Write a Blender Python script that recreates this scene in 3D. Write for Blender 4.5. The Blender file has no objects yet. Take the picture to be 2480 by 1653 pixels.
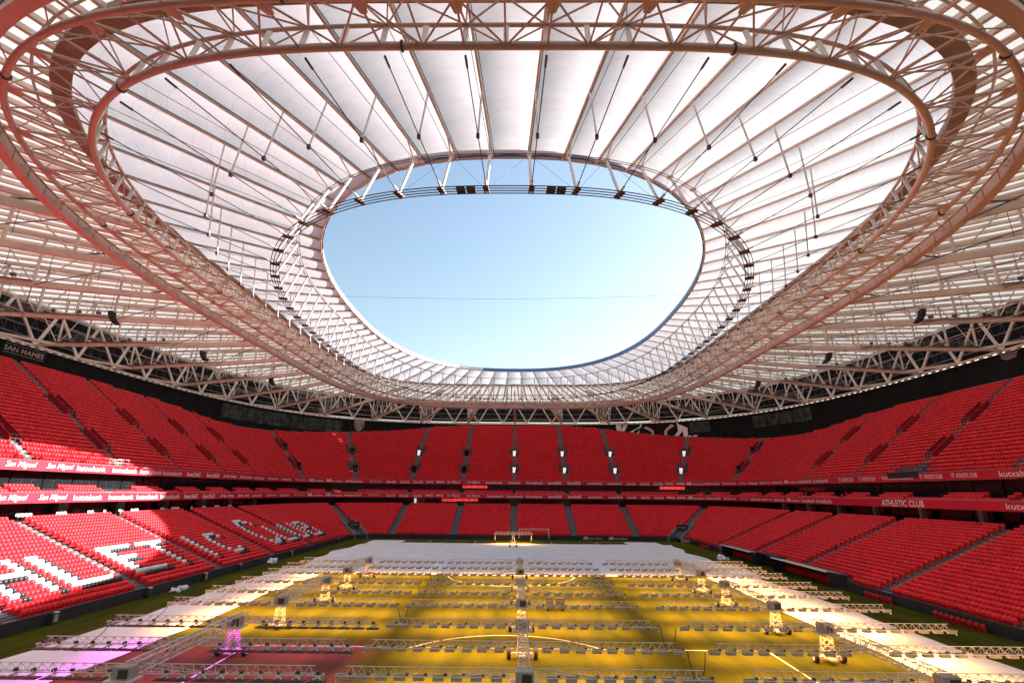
import bpy, bmesh, math, random
import numpy as np
from mathutils import Vector, Matrix
random.seed(7); RNG = np.random.default_rng(11)
sc = bpy.context.scene
R = math.radians

# ------------------------------------------------------------------ camera
CAM = np.array([0.7322, -80.239, 11.593]); FPX = 1218.39
TILT, YAW, ROLL = 0.2908, -0.0113, 0.0084
_f = np.array([math.sin(YAW)*math.cos(TILT), math.cos(YAW)*math.cos(TILT), math.sin(TILT)])
_r0 = np.array([math.cos(YAW), -math.sin(YAW), 0.0]); _u0 = np.cross(_r0, _f)
_r = math.cos(ROLL)*_r0 + math.sin(ROLL)*_u0; _u = -math.sin(ROLL)*_r0 + math.cos(ROLL)*_u0
cd = bpy.data.cameras.new('camera'); cam = bpy.data.objects.new('camera', cd); sc.collection.objects.link(cam)
cd.sensor_width = 36; cd.sensor_fit = 'HORIZONTAL'; cd.lens = FPX/2480*36; cd.clip_start = 0.1; cd.clip_end = 6000
cam.matrix_world = Matrix(((_r[0], _u[0], -_f[0], CAM[0]), (_r[1], _u[1], -_f[1], CAM[1]), (_r[2], _u[2], -_f[2], CAM[2]), (0, 0, 0, 1)))
sc.camera = cam

def project(P):
    d = np.asarray(P, float)-CAM; z = d@_f
    return 1240+FPX*(d@_r)/z, 826.5-FPX*(d@_u)/z, z
def ray(u, v): return _f+_r*(u-1240)/FPX-_u*(v-826.5)/FPX
def px_z(u, v, z=0.0):
    d = ray(u, v); s = (z-CAM[2])/d[2]; return CAM+s*d
def seen(P, m=60):
    u, v, z = project(P); return z > 0.5 and -m < u < 2480+m and -m < v < 1653+m

# ------------------------------------------------------------------ light
SUN = np.array([1.75, 1.13, 1.0]); SUN /= np.linalg.norm(SUN)
SUN_EL = math.asin(SUN[2]); SUN_AZ = math.atan2(SUN[0], SUN[1])
w = bpy.data.worlds.new('World'); sc.world = w; w.use_nodes = True
nt = w.node_tree; nt.nodes.clear()
sky = nt.nodes.new('ShaderNodeTexSky'); sky.sky_type = 'NISHITA'; sky.sun_disc = False
sky.sun_elevation = SUN_EL; sky.sun_rotation = SUN_AZ; sky.air_density = 1.5; sky.dust_density = 1.0; sky.ozone_density = 1.2
bg = nt.nodes.new('ShaderNodeBackground'); bg.inputs[1].default_value = 0.055
wo = nt.nodes.new('ShaderNodeOutputWorld'); nt.links.new(sky.outputs[0], bg.inputs[0]); nt.links.new(bg.outputs[0], wo.inputs[0])
sd = bpy.data.lights.new('sun', 'SUN'); sd.energy = 5.0; sd.angle = R(0.5); sd.color = (1.0, 0.95, 0.88)
so = bpy.data.objects.new('sun', sd); sc.collection.objects.link(so)
so.rotation_euler = Vector(SUN).to_track_quat('Z', 'Y').to_euler(); so.location = (60, 40, 90)
vs = sc.view_settings; vs.view_transform = 'Standard'; vs.look = 'None'; vs.gamma = 1; vs.use_curve_mapping = False; vs.exposure = 2.05
cy = sc.cycles
cy.max_bounces = 10; cy.diffuse_bounces = 8; cy.glossy_bounces = 2; cy.transmission_bounces = 4; cy.transparent_max_bounces = 6
cy.sample_clamp_indirect = 6; cy.use_denoising = True; cy.caustics_reflective = False; cy.caustics_refractive = False

# ------------------------------------------------------------------ materials
def mat(name, col, rough=0.6, metal=0.0, noise=0.0, nscale=4.0, bump=0.0, bscale=30.0, spec=0.4, emit=None, tone=False, dirt=None):
    m = bpy.data.materials.new(name); m.use_nodes = True; t = m.node_tree; b = t.nodes['Principled BSDF']
    b.inputs['Base Color'].default_value = (*col, 1); b.inputs['Roughness'].default_value = rough
    b.inputs['Metallic'].default_value = metal; b.inputs['Specular IOR Level'].default_value = spec
    src = None
    if noise or dirt:
        g = t.nodes.new('ShaderNodeNewGeometry')
        n = t.nodes.new('ShaderNodeTexNoise'); n.inputs['Scale'].default_value = nscale; n.inputs['Detail'].default_value = 5
        t.links.new(g.outputs['Position'], n.inputs['Vector'])
        mx = t.nodes.new('ShaderNodeMix'); mx.data_type = 'RGBA'
        lo = [c*(1-noise) for c in col] if dirt is None else dirt
        mx.inputs[6].default_value = (*lo, 1); mx.inputs[7].default_value = (*[min(1, c*(1+noise)) for c in col], 1)
        mr = t.nodes.new('ShaderNodeMapRange'); mr.inputs[1].default_value = 0.3; mr.inputs[2].default_value = 0.68
        t.links.new(n.outputs[0], mr.inputs[0]); t.links.new(mr.outputs[0], mx.inputs[0])
        src = mx.outputs[2]
    if tone:
        a = t.nodes.new('ShaderNodeAttribute'); a.attribute_name = 'tone'
        hs = t.nodes.new('ShaderNodeHueSaturation'); hs.inputs['Color'].default_value = (*col, 1)
        if src: t.links.new(src, hs.inputs['Color'])
        t.links.new(a.outputs['Fac'], hs.inputs['Value']); src = hs.outputs[0]
    if src: t.links.new(src, b.inputs['Base Color'])
    if bump:
        g2 = t.nodes.new('ShaderNodeNewGeometry'); n2 = t.nodes.new('ShaderNodeTexNoise'); n2.inputs['Scale'].default_value = bscale; n2.inputs['Detail'].default_value = 4
        t.links.new(g2.outputs['Position'], n2.inputs['Vector'])
        bp = t.nodes.new('ShaderNodeBump'); bp.inputs['Strength'].default_value = bump; bp.inputs['Distance'].default_value = 0.05
        t.links.new(n2.outputs[0], bp.inputs['Height']); t.links.new(bp.outputs[0], b.inputs['Normal'])
    if emit:
        b.inputs['Emission Color'].default_value = (*emit[0], 1); b.inputs['Emission Strength'].default_value = emit[1]
        m.cycles.emission_sampling = 'NONE'
    return m

def fabric(name, col, trans, transcol, seams=False):
    m = bpy.data.materials.new(name); m.use_nodes = True; t = m.node_tree; t.nodes.clear()
    o = t.nodes.new('ShaderNodeOutputMaterial'); d = t.nodes.new('ShaderNodeBsdfDiffuse'); tr = t.nodes.new('ShaderNodeBsdfTranslucent')
    d.inputs[0].default_value = (*col, 1); tr.inputs[0].default_value = (*transcol, 1)
    mx = t.nodes.new('ShaderNodeMixShader'); mx.inputs[0].default_value = trans
    t.links.new(d.outputs[0], mx.inputs[1]); t.links.new(tr.outputs[0], mx.inputs[2]); t.links.new(mx.outputs[0], o.inputs[0])
    g = t.nodes.new('ShaderNodeNewGeometry'); n = t.nodes.new('ShaderNodeTexNoise'); n.inputs['Scale'].default_value = 0.35; n.inputs['Detail'].default_value = 4
    t.links.new(g.outputs['Position'], n.inputs['Vector'])
    r = t.nodes.new('ShaderNodeMapRange'); r.inputs[1].default_value = .3; r.inputs[2].default_value = .7; r.inputs[3].default_value = .9; r.inputs[4].default_value = 1.05
    t.links.new(n.outputs[0], r.inputs[0])
    val = r.outputs[0]
    if seams:
        uv = t.nodes.new('ShaderNodeUVMap'); sx = t.nodes.new('ShaderNodeSeparateXYZ'); t.links.new(uv.outputs[0], sx.inputs[0])
        fr = t.nodes.new('ShaderNodeMath'); fr.operation = 'FRACT'; t.links.new(sx.outputs[1], fr.inputs[0])
        lt = t.nodes.new('ShaderNodeMath'); lt.operation = 'LESS_THAN'; lt.inputs[1].default_value = 0.06; t.links.new(fr.outputs[0], lt.inputs[0])
        ml = t.nodes.new('ShaderNodeMath'); ml.operation = 'MULTIPLY'; ml.inputs[1].default_value = -0.10; t.links.new(lt.outputs[0], ml.inputs[0])
        ad = t.nodes.new('ShaderNodeMath'); ad.operation = 'ADD'; t.links.new(val, ad.inputs[0]); t.links.new(ml.outputs[0], ad.inputs[1]); val = ad.outputs[0]
    for nd, c in ((d, col), (tr, transcol)):
        h = t.nodes.new('ShaderNodeHueSaturation'); h.inputs['Color'].default_value = (*c, 1)
        t.links.new(val, h.inputs['Value']); t.links.new(h.outputs[0], nd.inputs[0])
    return m

M = {}
M['steel'] = mat('cream_paint', (0.72, 0.62, 0.53), 0.45, noise=0.10, nscale=0.7)
M['steel_ring'] = mat('cream_paint_ring', (0.56, 0.41, 0.35), 0.38, noise=0.08, nscale=0.5)
M['white_steel'] = mat('white_paint', (0.78, 0.77, 0.75), 0.4, noise=0.06, nscale=1.0)
M['dark_steel'] = mat('dark_grey_steel', (0.09, 0.085, 0.085), 0.5, noise=0.2, nscale=1.0)
M['cable'] = mat('cable_wire', (0.035, 0.035, 0.04), 0.5, metal=0.3)
M['cable_grey'] = mat('cable_grey', (0.16, 0.16, 0.17), 0.45, metal=0.4)
M['rust'] = mat('clamp_brown', (0.14, 0.055, 0.035), 0.6, noise=0.3, nscale=6)
M['membrane'] = fabric('white_membrane', (0.78, 0.78, 0.77), 0.32, (0.62, 0.66, 0.72), True)
M['panel'] = fabric('white_roof_sheet', (0.74, 0.72, 0.70), 0.36, (0.68, 0.68, 0.67))
M['tarp'] = fabric('white_pitch_cover', (0.80, 0.80, 0.81), 0.03, (0.3, 0.3, 0.3))
M['seat_red'] = mat('red_seat_plastic', (0.80, 0.026, 0.038), 0.34, tone=True, spec=0.22)
M['seat_white'] = mat('white_seat_plastic', (0.80, 0.80, 0.80), 0.38, tone=True)
M['seat_black'] = mat('black_seat_plastic', (0.02, 0.022, 0.026), 0.4, tone=True)
M['concrete'] = mat('terrace_concrete', (0.115, 0.118, 0.125), 0.8, noise=0.25, nscale=0.6, bump=0.1)
M['step'] = mat('step_concrete', (0.2, 0.205, 0.215), 0.8, noise=0.3, nscale=1.5)
M['wall_dark'] = mat('dark_slate_wall', (0.018, 0.021, 0.029), 0.6, noise=0.25, nscale=0.8)
M['black'] = mat('black_cladding', (0.009, 0.009, 0.010), 0.75, noise=0.4, nscale=0.3, spec=0.15)
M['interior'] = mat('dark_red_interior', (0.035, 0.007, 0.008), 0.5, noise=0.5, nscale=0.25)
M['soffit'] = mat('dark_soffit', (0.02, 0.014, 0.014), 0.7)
M['pillar'] = mat('grey_pillar', (0.22, 0.215, 0.21), 0.7, noise=0.2)
M['ribbon'] = mat('red_ribbon_board', (0.56, 0.016, 0.04), 0.42, noise=0.05, nscale=0.4, spec=0.3)
M['letter'] = mat('white_lettering', (0.82, 0.80, 0.79), 0.6)
M['letter_grey'] = mat('pale_grey_lettering', (0.42, 0.41, 0.40), 0.6)
M['letter_pink'] = mat('pale_pink_lettering', (0.62, 0.42, 0.40), 0.6)
M['vom'] = mat('red_vomitory_panel', (0.36, 0.010, 0.02), 0.45, noise=0.12, nscale=1.0)
M['rail'] = mat('galvanised_rail', (0.34, 0.34, 0.35), 0.4, metal=0.5)
M['glass'] = mat('dark_glass', (0.012, 0.014, 0.016), 0.08, spec=0.6)
M['glass_green'] = mat('green_tinted_glass', (0.035, 0.05, 0.043), 0.2, noise=0.7, nscale=0.6)
M['lit'] = mat('daylight_glow_panel', (0.8, 0.82, 0.82), 0.5, emit=((0.92, 0.97, 1.0), 0.16))  # emission stands in for daylight seen through an opening
M['fascia_shaded'] = mat('blue_shaded_fascia', (0.10, 0.20, 0.42), 0.35, noise=0.05)  # blue of the shaded rim put into the colour
M['fascia_sunlit'] = mat('white_sunlit_fascia', (0.82, 0.82, 0.82), 0.4)  # sunlit stretch of the same rim, painted white
M['paint'] = mat('white_line_paint', (0.72, 0.73, 0.68), 0.8, noise=0.15, nscale=3)
M['alu'] = mat('aluminium_truss', (0.64, 0.62, 0.60), 0.36, metal=0.35, noise=0.06, nscale=2)
M['lampbox'] = mat('grey_lamp_housing', (0.33, 0.30, 0.28), 0.45, noise=0.12, nscale=3)
M['lens'] = mat('sodium_lens', (0.9, 0.6, 0.25), 0.3, emit=((1.0, 0.55, 0.16), 2.0))
M['lens_pink'] = mat('magenta_lens', (0.7, 0.2, 0.6), 0.3, emit=((1.0, 0.10, 0.85), 1.5))
M['rubber'] = mat('black_rubber', (0.015, 0.014, 0.014), 0.7)
M['speaker'] = mat('black_speaker', (0.012, 0.012, 0.013), 0.6)
M['clutter_white'] = mat('white_sack', (0.8, 0.8, 0.82), 0.8, bump=0.5, bscale=6)
M['goal'] = mat('white_goal_tube', (0.8, 0.8, 0.8), 0.35)
M['dug_roof'] = mat('grey_shelter_roof', (0.3, 0.3, 0.31), 0.3)
M['olive'] = mat('dark_machine', (0.04, 0.038, 0.036), 0.5)

def grass_mat():
    m = bpy.data.materials.new('pitch_grass'); m.use_nodes = True; t = m.node_tree; b = t.nodes['Principled BSDF']
    b.inputs['Roughness'].default_value = 0.85; b.inputs['Specular IOR Level'].default_value = 0.04
    g = t.nodes.new('ShaderNodeNewGeometry')
    mp = t.nodes.new('ShaderNodeMapping'); mp.inputs['Scale'].default_value = (0.9, 0.16, 1); t.links.new(g.outputs['Position'], mp.inputs[0])
    n1 = t.nodes.new('ShaderNodeTexNoise'); n1.inputs['Scale'].default_value = 0.55; n1.inputs['Detail'].default_value = 6; t.links.new(mp.outputs[0], n1.inputs['Vector'])
    n2 = t.nodes.new('ShaderNodeTexNoise'); n2.inputs['Scale'].default_value = 9; n2.inputs['Detail'].default_value = 4; t.links.new(g.outputs['Position'], n2.inputs['Vector'])
    ad = t.nodes.new('ShaderNodeMath'); ad.operation = 'MULTIPLY_ADD'; ad.inputs[1].default_value = 0.4; t.links.new(n2.outputs[0], ad.inputs[0]); t.links.new(n1.outputs[0], ad.inputs[2])
    cr = t.nodes.new('ShaderNodeValToRGB'); cr.color_ramp.elements[0].position = 0.48; cr.color_ramp.elements[1].position = 0.92
    cr.color_ramp.elements[0].color = (0.027, 0.040, 0.004, 1); cr.color_ramp.elements[1].color = (0.088, 0.090, 0.005, 1)
    t.links.new(ad.outputs[0], cr.inputs[0]); t.links.new(cr.outputs[0], b.inputs['Base Color'])
    bp = t.nodes.new('ShaderNodeBump'); bp.inputs['Strength'].default_value = 0.6; bp.inputs['Distance'].default_value = 0.04
    n3 = t.nodes.new('ShaderNodeTexNoise'); n3.inputs['Scale'].default_value = 30; t.links.new(g.outputs['Position'], n3.inputs['Vector'])
    t.links.new(n3.outputs[0], bp.inputs['Height']); t.links.new(bp.outputs[0], b.inputs['Normal'])
    return m
M['grass'] = grass_mat()

# ------------------------------------------------------------------ builders
COL = sc.collection
def link(o): COL.objects.link(o); return o
def tag(o, label=None, cat=None, group=None, kind=None):
    if label: o['label'] = label
    if cat: o['category'] = cat
    if group: o['group'] = group
    if kind: o['kind'] = kind
    return o
def empty(name, loc, label=None, cat=None, group=None):
    o = bpy.data.objects.new(name, None); o.empty_display_size = 0.3; o.location = loc; link(o); return tag(o, label, cat, group)
def child(o, parent):
    if parent is not None:
        o.parent = parent
    return o
class MB:
    def __init__(s): s.v = []; s.f = []; s.m = []
    def quad(s, a, b, c, d, m=0):
        n = len(s.v); s.v += [tuple(a), tuple(b), tuple(c), tuple(d)]; s.f.append((n, n+1, n+2, n+3)); s.m.append(m)
    def box(s, c, d, m=0, rz=0.0):
        x, y, z = c; a, b, h = d[0]/2, d[1]/2, d[2]/2; n = len(s.v); cs, sn = math.cos(rz), math.sin(rz)
        for k in ((-a, -b, -h), (a, -b, -h), (a, b, -h), (-a, b, -h), (-a, -b, h), (a, -b, h), (a, b, h), (-a, b, h)):
            s.v.append((x+k[0]*cs-k[1]*sn, y+k[0]*sn+k[1]*cs, z+k[2]))
        for f in ((0, 3, 2, 1), (4, 5, 6, 7), (0, 1, 5, 4), (1, 2, 6, 5), (2, 3, 7, 6), (3, 0, 4, 7)):
            s.f.append(tuple(n+i for i in f)); s.m.append(m)
    def bar(s, A, B, r, sides=5, m=0):
        A = np.asarray(A, float); B = np.asarray(B, float); d = B-A; L = np.linalg.norm(d)
        if L < 1e-6: return
        d /= L; h = np.array([0, 0, 1.0]) if abs(d[2]) < .9 else np.array([1.0, 0, 0])
        e1 = np.cross(d, h); e1 /= np.linalg.norm(e1); e2 = np.cross(d, e1); n = len(s.v)
        for P in (A, B):
            for k in range(sides):
                a = 2*math.pi*k/sides+math.pi/4; s.v.append(tuple(P+r*(math.cos(a)*e1+math.sin(a)*e2)))
        for k in range(sides):
            k2 = (k+1) % sides; s.f.append((n+k, n+k2, n+sides+k2, n+sides+k)); s.m.append(m)
        s.f.append(tuple(n+k for k in range(sides))[::-1]); s.m.append(m)
        s.f.append(tuple(n+sides+k for k in range(sides))); s.m.append(m)
    def prism(s, poly, A, ex, ey, ez, t, m=0):
        A = np.asarray(A, float); n = len(s.v); k = len(poly)
        for o in (0, t):
            for (x, y) in poly: s.v.append(tuple(A+np.asarray(ex)*x+np.asarray(ey)*y+np.asarray(ez)*o))
        s.f.append(tuple(range(n, n+k))[::-1]); s.m.append(m); s.f.append(tuple(range(n+k, n+2*k))); s.m.append(m)
        for i in range(k):
            j = (i+1) % k; s.f.append((n+i, n+j, n+k+j, n+k+i)); s.m.append(m)
    def mesh(s, name, mats, smooth=False):
        me = bpy.data.meshes.new(name); me.from_pydata(s.v, [], s.f)
        for m in (mats if isinstance(mats, (list, tuple)) else [mats]): me.materials.append(m)
        if len(me.materials) > 1: me.polygons.foreach_set('material_index', s.m)
        if smooth: me.polygons.foreach_set('use_smooth', [True]*len(s.f))
        me.update(); return me
    def build(s, name, mats, parent=None, smooth=False):
        if parent is not None:
            L = parent.location; P = parent
            off = Vector(P.location)
            while P.parent is not None: P = P.parent; off += Vector(P.location)
            s.v = [(v[0]-off[0], v[1]-off[1], v[2]-off[2]) for v in s.v]
        o = bpy.data.objects.new(name, s.mesh(name, mats, smooth)); link(o); return child(o, parent)
    def local(s, name, mats, parent=None, smooth=False):
        o = bpy.data.objects.new(name, s.mesh(name, mats, smooth)); link(o); return child(o, parent)

_unit = {}
def unit_mesh(kind, matname):
    k = (kind, matname)
    if k not in _unit:
        b = MB()
        if kind == 'box': b.box((0, 0, .5), (1, 1, 1))
        else: b.bar((0, 0, 0), (0, 0, 1), 1.0, int(kind[3:]))
        _unit[k] = b.mesh(kind+'_'+matname, M[matname], kind != 'box')
        if kind != 'box':
            pass
    return _unit[k]
def poff(parent):
    off = Vector((0, 0, 0)); P = parent
    while P is not None: off += Vector(P.location); P = P.parent
    return off
def bar(name, parent, A, B, r, matname, kind='cyl6', r2=None):
    """a straight member as its own object: unit mesh stretched from A to B; r radius (or box half width, r2 half height)"""
    A = Vector(A); B = Vector(B); d = B-A; L = d.length
    if L < 1e-5: return None
    z = d/L; h = Vector((0, 0, 1)) if abs(z.z) < .97 else Vector((0, 1, 0))
    x = h.cross(z).normalized(); y = z.cross(x)
    o = bpy.data.objects.new(name, unit_mesh(kind, matname)); link(o); child(o, parent)
    sx, sy = (r, r) if kind != 'box' else (2*r, 2*(r2 or r))
    Pm = A-poff(parent)
    o.matrix_basis = Matrix(((x.x*sx, y.x*sy, z.x*L, Pm.x), (x.y*sx, y.y*sy, z.y*L, Pm.y), (x.z*sx, y.z*sy, z.z*L, Pm.z), (0, 0, 0, 1)))
    return o
def sweep(name, pts, r, matname, parent=None, sides=10, closed=True, box=None):
    pts = [Vector(p) for p in pts]; n = len(pts); V = []; F = []
    off = poff(parent)
    for i, p in enumerate(pts):
        a = pts[(i-1) % n] if (closed or i > 0) else p; b = pts[(i+1) % n] if (closed or i < n-1) else p
        d = (b-a).normalized(); x = d.cross(Vector((0, 0, 1)))
        x = x.normalized() if x.length > 1e-4 else Vector((1, 0, 0)); y = x.cross(d)
        if box:
            cs = [(-box[0]/2, -box[1]/2), (box[0]/2, -box[1]/2), (box[0]/2, box[1]/2), (-box[0]/2, box[1]/2)]
        else: cs = [(r*math.cos(2*math.pi*k/sides), r*math.sin(2*math.pi*k/sides)) for k in range(sides)]
        for c in cs: V.append(tuple(p+x*c[0]+y*c[1]-off))
    k = 4 if box else sides
    for i in range(n if closed else n-1):
        j = (i+1) % n
        for q in range(k): F.append((i*k+q, i*k+(q+1) % k, j*k+(q+1) % k, j*k+q))
    if not closed:
        F.append(tuple(range(k))[::-1]); F.append(tuple((n-1)*k+q for q in range(k)))
    me = bpy.data.meshes.new(name); me.from_pydata(V, [], F); me.materials.append(M[matname])
    if not box: me.polygons.foreach_set('use_smooth', [True]*len(F))
    me.update(); o = bpy.data.objects.new(name, me); link(o); return child(o, parent)

def superell(a, b, n, cnt, off=0.0):
    th = np.linspace(0, 2*np.pi, 4001); c, s = np.cos(th), np.sin(th)
    x = a*np.sign(c)*np.abs(c)**(2/n); y = b*np.sign(s)*np.abs(s)**(2/n)
    L = np.concatenate([[0], np.cumsum(np.hypot(np.diff(x), np.diff(y)))])
    t = (np.arange(cnt)+off)/cnt*L[-1]
    # start at the far middle (0, +b) and go clockwise towards +x
    t = (L[1000]-t) % L[-1]
    return np.stack([np.interp(t, L, x), np.interp(t, L, y)], 1)
def ring3(a, b, n, cnt, z, off=0.0):
    p = superell(a, b, n, cnt, off); return np.column_stack([p, np.full(cnt, z)])

# ------------------------------------------------------------------ bowl plan
BX, HX, HY, R0 = 1.0, 41.7, 57.3, 7.0
SIDE_Y0 = -62.0
def wall_in(x, y, m=0.0): return (abs(x)/(85-m))**3.1+(abs(y)/(105-m))**3.1 < 1
def row_path(s, step=None, narc=20, y0=SIDE_Y0):
    """(x, y, nx, ny) along the left side, far-left corner, far end, far-right corner, right side at offset s"""
    P = []
    r = R0+s; cl = BX-HX+R0; crx = BX+HX-R0; cyy = HY-R0
    P.append((BX-HX-s, y0, -1, 0)); P.append((BX-HX-s, cyy, -1, 0))
    for k in range(1, narc):
        a = math.pi-(math.pi/2)*k/narc; P.append((cl+r*math.cos(a), cyy+r*math.sin(a), math.cos(a), math.sin(a)))
    P.append((cl, HY+s, 0, 1)); P.append((crx, HY+s, 0, 1))
    for k in range(1, narc):
        a = math.pi/2-(math.pi/2)*k/narc; P.append((crx+r*math.cos(a), cyy+r*math.sin(a), math.cos(a), math.sin(a)))
    P.append((BX+HX+s, cyy, 1, 0)); P.append((BX+HX+s, y0, 1, 0))
    return P
def sweep_profile(name, prof, matname, narc=20, y0=SIDE_Y0):
    """extrude a profile [(s, z), ...] round the bowl"""
    k = len(prof); V = []; F = []; base = None
    rows = [row_path(s, narc=narc, y0=y0) for s, z in prof]; n = len(rows[0])
    for j in range(n):
        for i, (s, z) in enumerate(prof): V.append((rows[i][j][0], rows[i][j][1], z))
    for j in range(n-1):
        for i in range(k-1): F.append((j*k+i, j*k+i+1, (j+1)*k+i+1, (j+1)*k+i))
    me = bpy.data.meshes.new(name); me.from_pydata(V, [], F); me.materials.append(M[matname]); me.update()
    return tag(link(bpy.data.objects.new(name, me)), kind='structure')
LOW_N, LOW_S, LOW_Z, LOW_D, LOW_R = 22, 0.6, 0.70, 0.78, 0.325
MID_N, MID_S, MID_Z, MID_D, MID_R = 4, 18.3, 10.15, 0.85, 0.36
UP_N, UP_S, UP_Z, UP_D, UP_R = 34, 20.9, 14.2, 0.80, 0.62
def steps(n, s0, z0, d, r):
    p = []
    for i in range(n): p += [(s0+i*d, z0+i*r), (s0+(i+1)*d, z0+i*r)]
    return p
# ================================================================== SETTING
b = MB(); b.quad((-2500, -2500, -.03), (2500, -2500, -.03), (2500, 2500, -.03), (-2500, 2500, -.03))
tag(b.build('ground', mat('outer_ground', (0.09, 0.09, 0.09), 0.9, noise=0.2, nscale=0.05)), kind='structure')
b = MB(); b.quad((-46, -62, 0), (46, -62, 0), (46, 60, 0), (-46, 60, 0))
pitch = tag(b.build('pitch', M['grass']), kind='structure')
def marking(pts_in, pts_out, name='pitch_line'):
    b = MB()
    for i in range(len(pts_in)-1): b.quad((*pts_in[i], .006), (*pts_out[i], .006), (*pts_out[i+1], .006), (*pts_in[i+1], .006))
    return b.build(name, M['paint'], pitch)
def line(x0, y0, x1, y1, w=.12):
    d = Vector((x1-x0, y1-y0)).normalized(); nx, ny = -d.y*w/2, d.x*w/2
    marking([(x0+nx, y0+ny), (x1+nx, y1+ny)], [(x0-nx, y0-ny), (x1-nx, y1-ny)])
def arc(cx, cyy, r, a0, a1, n=48, w=.12):
    A = [a0+(a1-a0)*k/n for k in range(n+1)]
    marking([(cx+(r-w/2)*math.cos(a), cyy+(r-w/2)*math.sin(a)) for a in A], [(cx+(r+w/2)*math.cos(a), cyy+(r+w/2)*math.sin(a)) for a in A], 'pitch_arc')
for sx in (-1, 1): line(sx*34, -52.5, sx*34, 52.5)
line(-34, 0, 34, 0)
for sy in (-1, 1):
    line(-34, sy*52.5, 34, sy*52.5)
    for hw, dd in ((20.16, 16.5), (9.16, 5.5)):
        line(-hw, sy*(52.5-dd), hw, sy*(52.5-dd)); line(-hw, sy*(52.5-dd)+.0, -hw, sy*52.5); line(hw, sy*(52.5-dd), hw, sy*52.5)
    a = math.acos(5.5/9.15)
    if sy < 0: arc(0, -41.5, 9.15, math.pi/2-a, math.pi/2+a)
    else: arc(0, 41.5, 9.15, -math.pi/2-a, -math.pi/2+a)
arc(0, 0, 9.15, 0, 2*math.pi, 96)

# terraces
sweep_profile('lower_terrace', [(LOW_S-.05, LOW_Z)]+steps(LOW_N, LOW_S, LOW_Z, LOW_D, LOW_R)+[(22.0, LOW_Z+LOW_R*(LOW_N-1))], 'concrete')
sweep_profile('middle_terrace', [(17.45, 9.9)]+steps(MID_N, MID_S-.7, MID_Z, MID_D, MID_R)+[(24.5, MID_Z+MID_R*(MID_N-1))], 'concrete')
sweep_profile('upper_terrace', [(20.45, 13.85)]+steps(UP_N, UP_S-.3, UP_Z, UP_D, UP_R), 'concrete')
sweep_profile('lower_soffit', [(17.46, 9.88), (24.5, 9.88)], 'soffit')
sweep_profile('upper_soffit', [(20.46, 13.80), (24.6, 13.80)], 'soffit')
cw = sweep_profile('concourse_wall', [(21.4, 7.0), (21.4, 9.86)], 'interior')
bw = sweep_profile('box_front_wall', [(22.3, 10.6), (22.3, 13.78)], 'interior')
# pitch-side wall
pw = MB()
rp = row_path(0.0); rq = row_path(0.28)
for j in range(len(rp)-1):
    if rp[j][0] > 41 and rp[j+1][0] > 41: continue
    A, Bq, C, D = rp[j], rp[j+1], rq[j+1], rq[j]
    pw.quad((A[0], A[1], 0), (Bq[0], Bq[1], 0), (Bq[0], Bq[1], 1.05), (A[0], A[1], 1.05))
    pw.quad((A[0], A[1], 1.05), (Bq[0], Bq[1], 1.05), (C[0], C[1], 1.05), (D[0], D[1], 1.05))
    pw.quad((D[0], D[1], 1.05), (C[0], C[1], 1.05), (C[0], C[1], .6), (D[0], D[1], .6))
xr = BX+HX
for (ya, yb) in ((SIDE_Y0, -9.5), (33.0, HY-R0)):
    pw.box((xr+.14, (ya+yb)/2, .525), (.28, yb-ya, 1.05))
pwall = tag(pw.build('pitch_wall', M['wall_dark']), 'low dark slate wall running round the pitch in front of the lower seats', 'wall')
# ------------------------------------------------------------------ black wall behind the upper tier, with ring of light slits above
wp = superell(85, 105, 3.1, 144)
b = MB()
for i in range(144):
    A, Bq = wp[i], wp[(i+1) % 144]
    b.quad((A[0], A[1], 13.0), (Bq[0], Bq[1], 13.0), (Bq[0], Bq[1], 35.43), (A[0], A[1], 35.43))
bwall = tag(b.build('back_wall', M['black']), 'tall black cladding wall closing off the top of the upper tier', 'wall')
wo2 = superell(88.5, 108.5, 3.1, 144); b = MB()
for i in range(144):
    A, Bq = wo2[i], wo2[(i+1) % 144]
    b.quad((A[0], A[1], 36.6), (Bq[0], Bq[1], 36.6), (Bq[0], Bq[1], 45.0), (A[0], A[1], 45.0))
tag(b.build('roof_fascia_wall', M['black']), 'black inclined cladding behind the cream struts under the roof edge', 'wall')

# ================================================================== SEATS
LOW = dict(n=LOW_N, s=LOW_S, z=LOW_Z, d=LOW_D, r=LOW_R, left=(-49.0, -33.5, -18.0, -2.6, 13.8, 30.6), right=(-49.0, -32.5, -15.4, 3.0, 19.3, 35.0), far=(-31.5, -15.75, 0, 15.75, 31.5), corner=(math.pi*.75, math.pi*.25))
MID = dict(n=MID_N, s=MID_S-.7, z=MID_Z, d=MID_D, r=MID_R, left=(-33.5, -18.0, -2.6, 13.8, 30.6), right=(-32.5, -15.4, 3.0, 19.3, 35.0), far=(-31.5, -15.75, 0, 15.75, 31.5), corner=(math.pi*.75, math.pi*.25))
UP = dict(n=UP_N, s=UP_S-.3, z=UP_Z, d=UP_D, r=UP_R, left=(-45, -29.5, -13.7, 1.8, 16.5, 31.5, 46.0), right=(-45, -29.0, -13.5, 3.5, 18.5, 36.0), far=(-31.5, -15.75, 0, 15.75, 31.5), corner=(R(118.5), R(150), R(61.5), R(30)))
VOM_ROWS = (5, 14)
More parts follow.
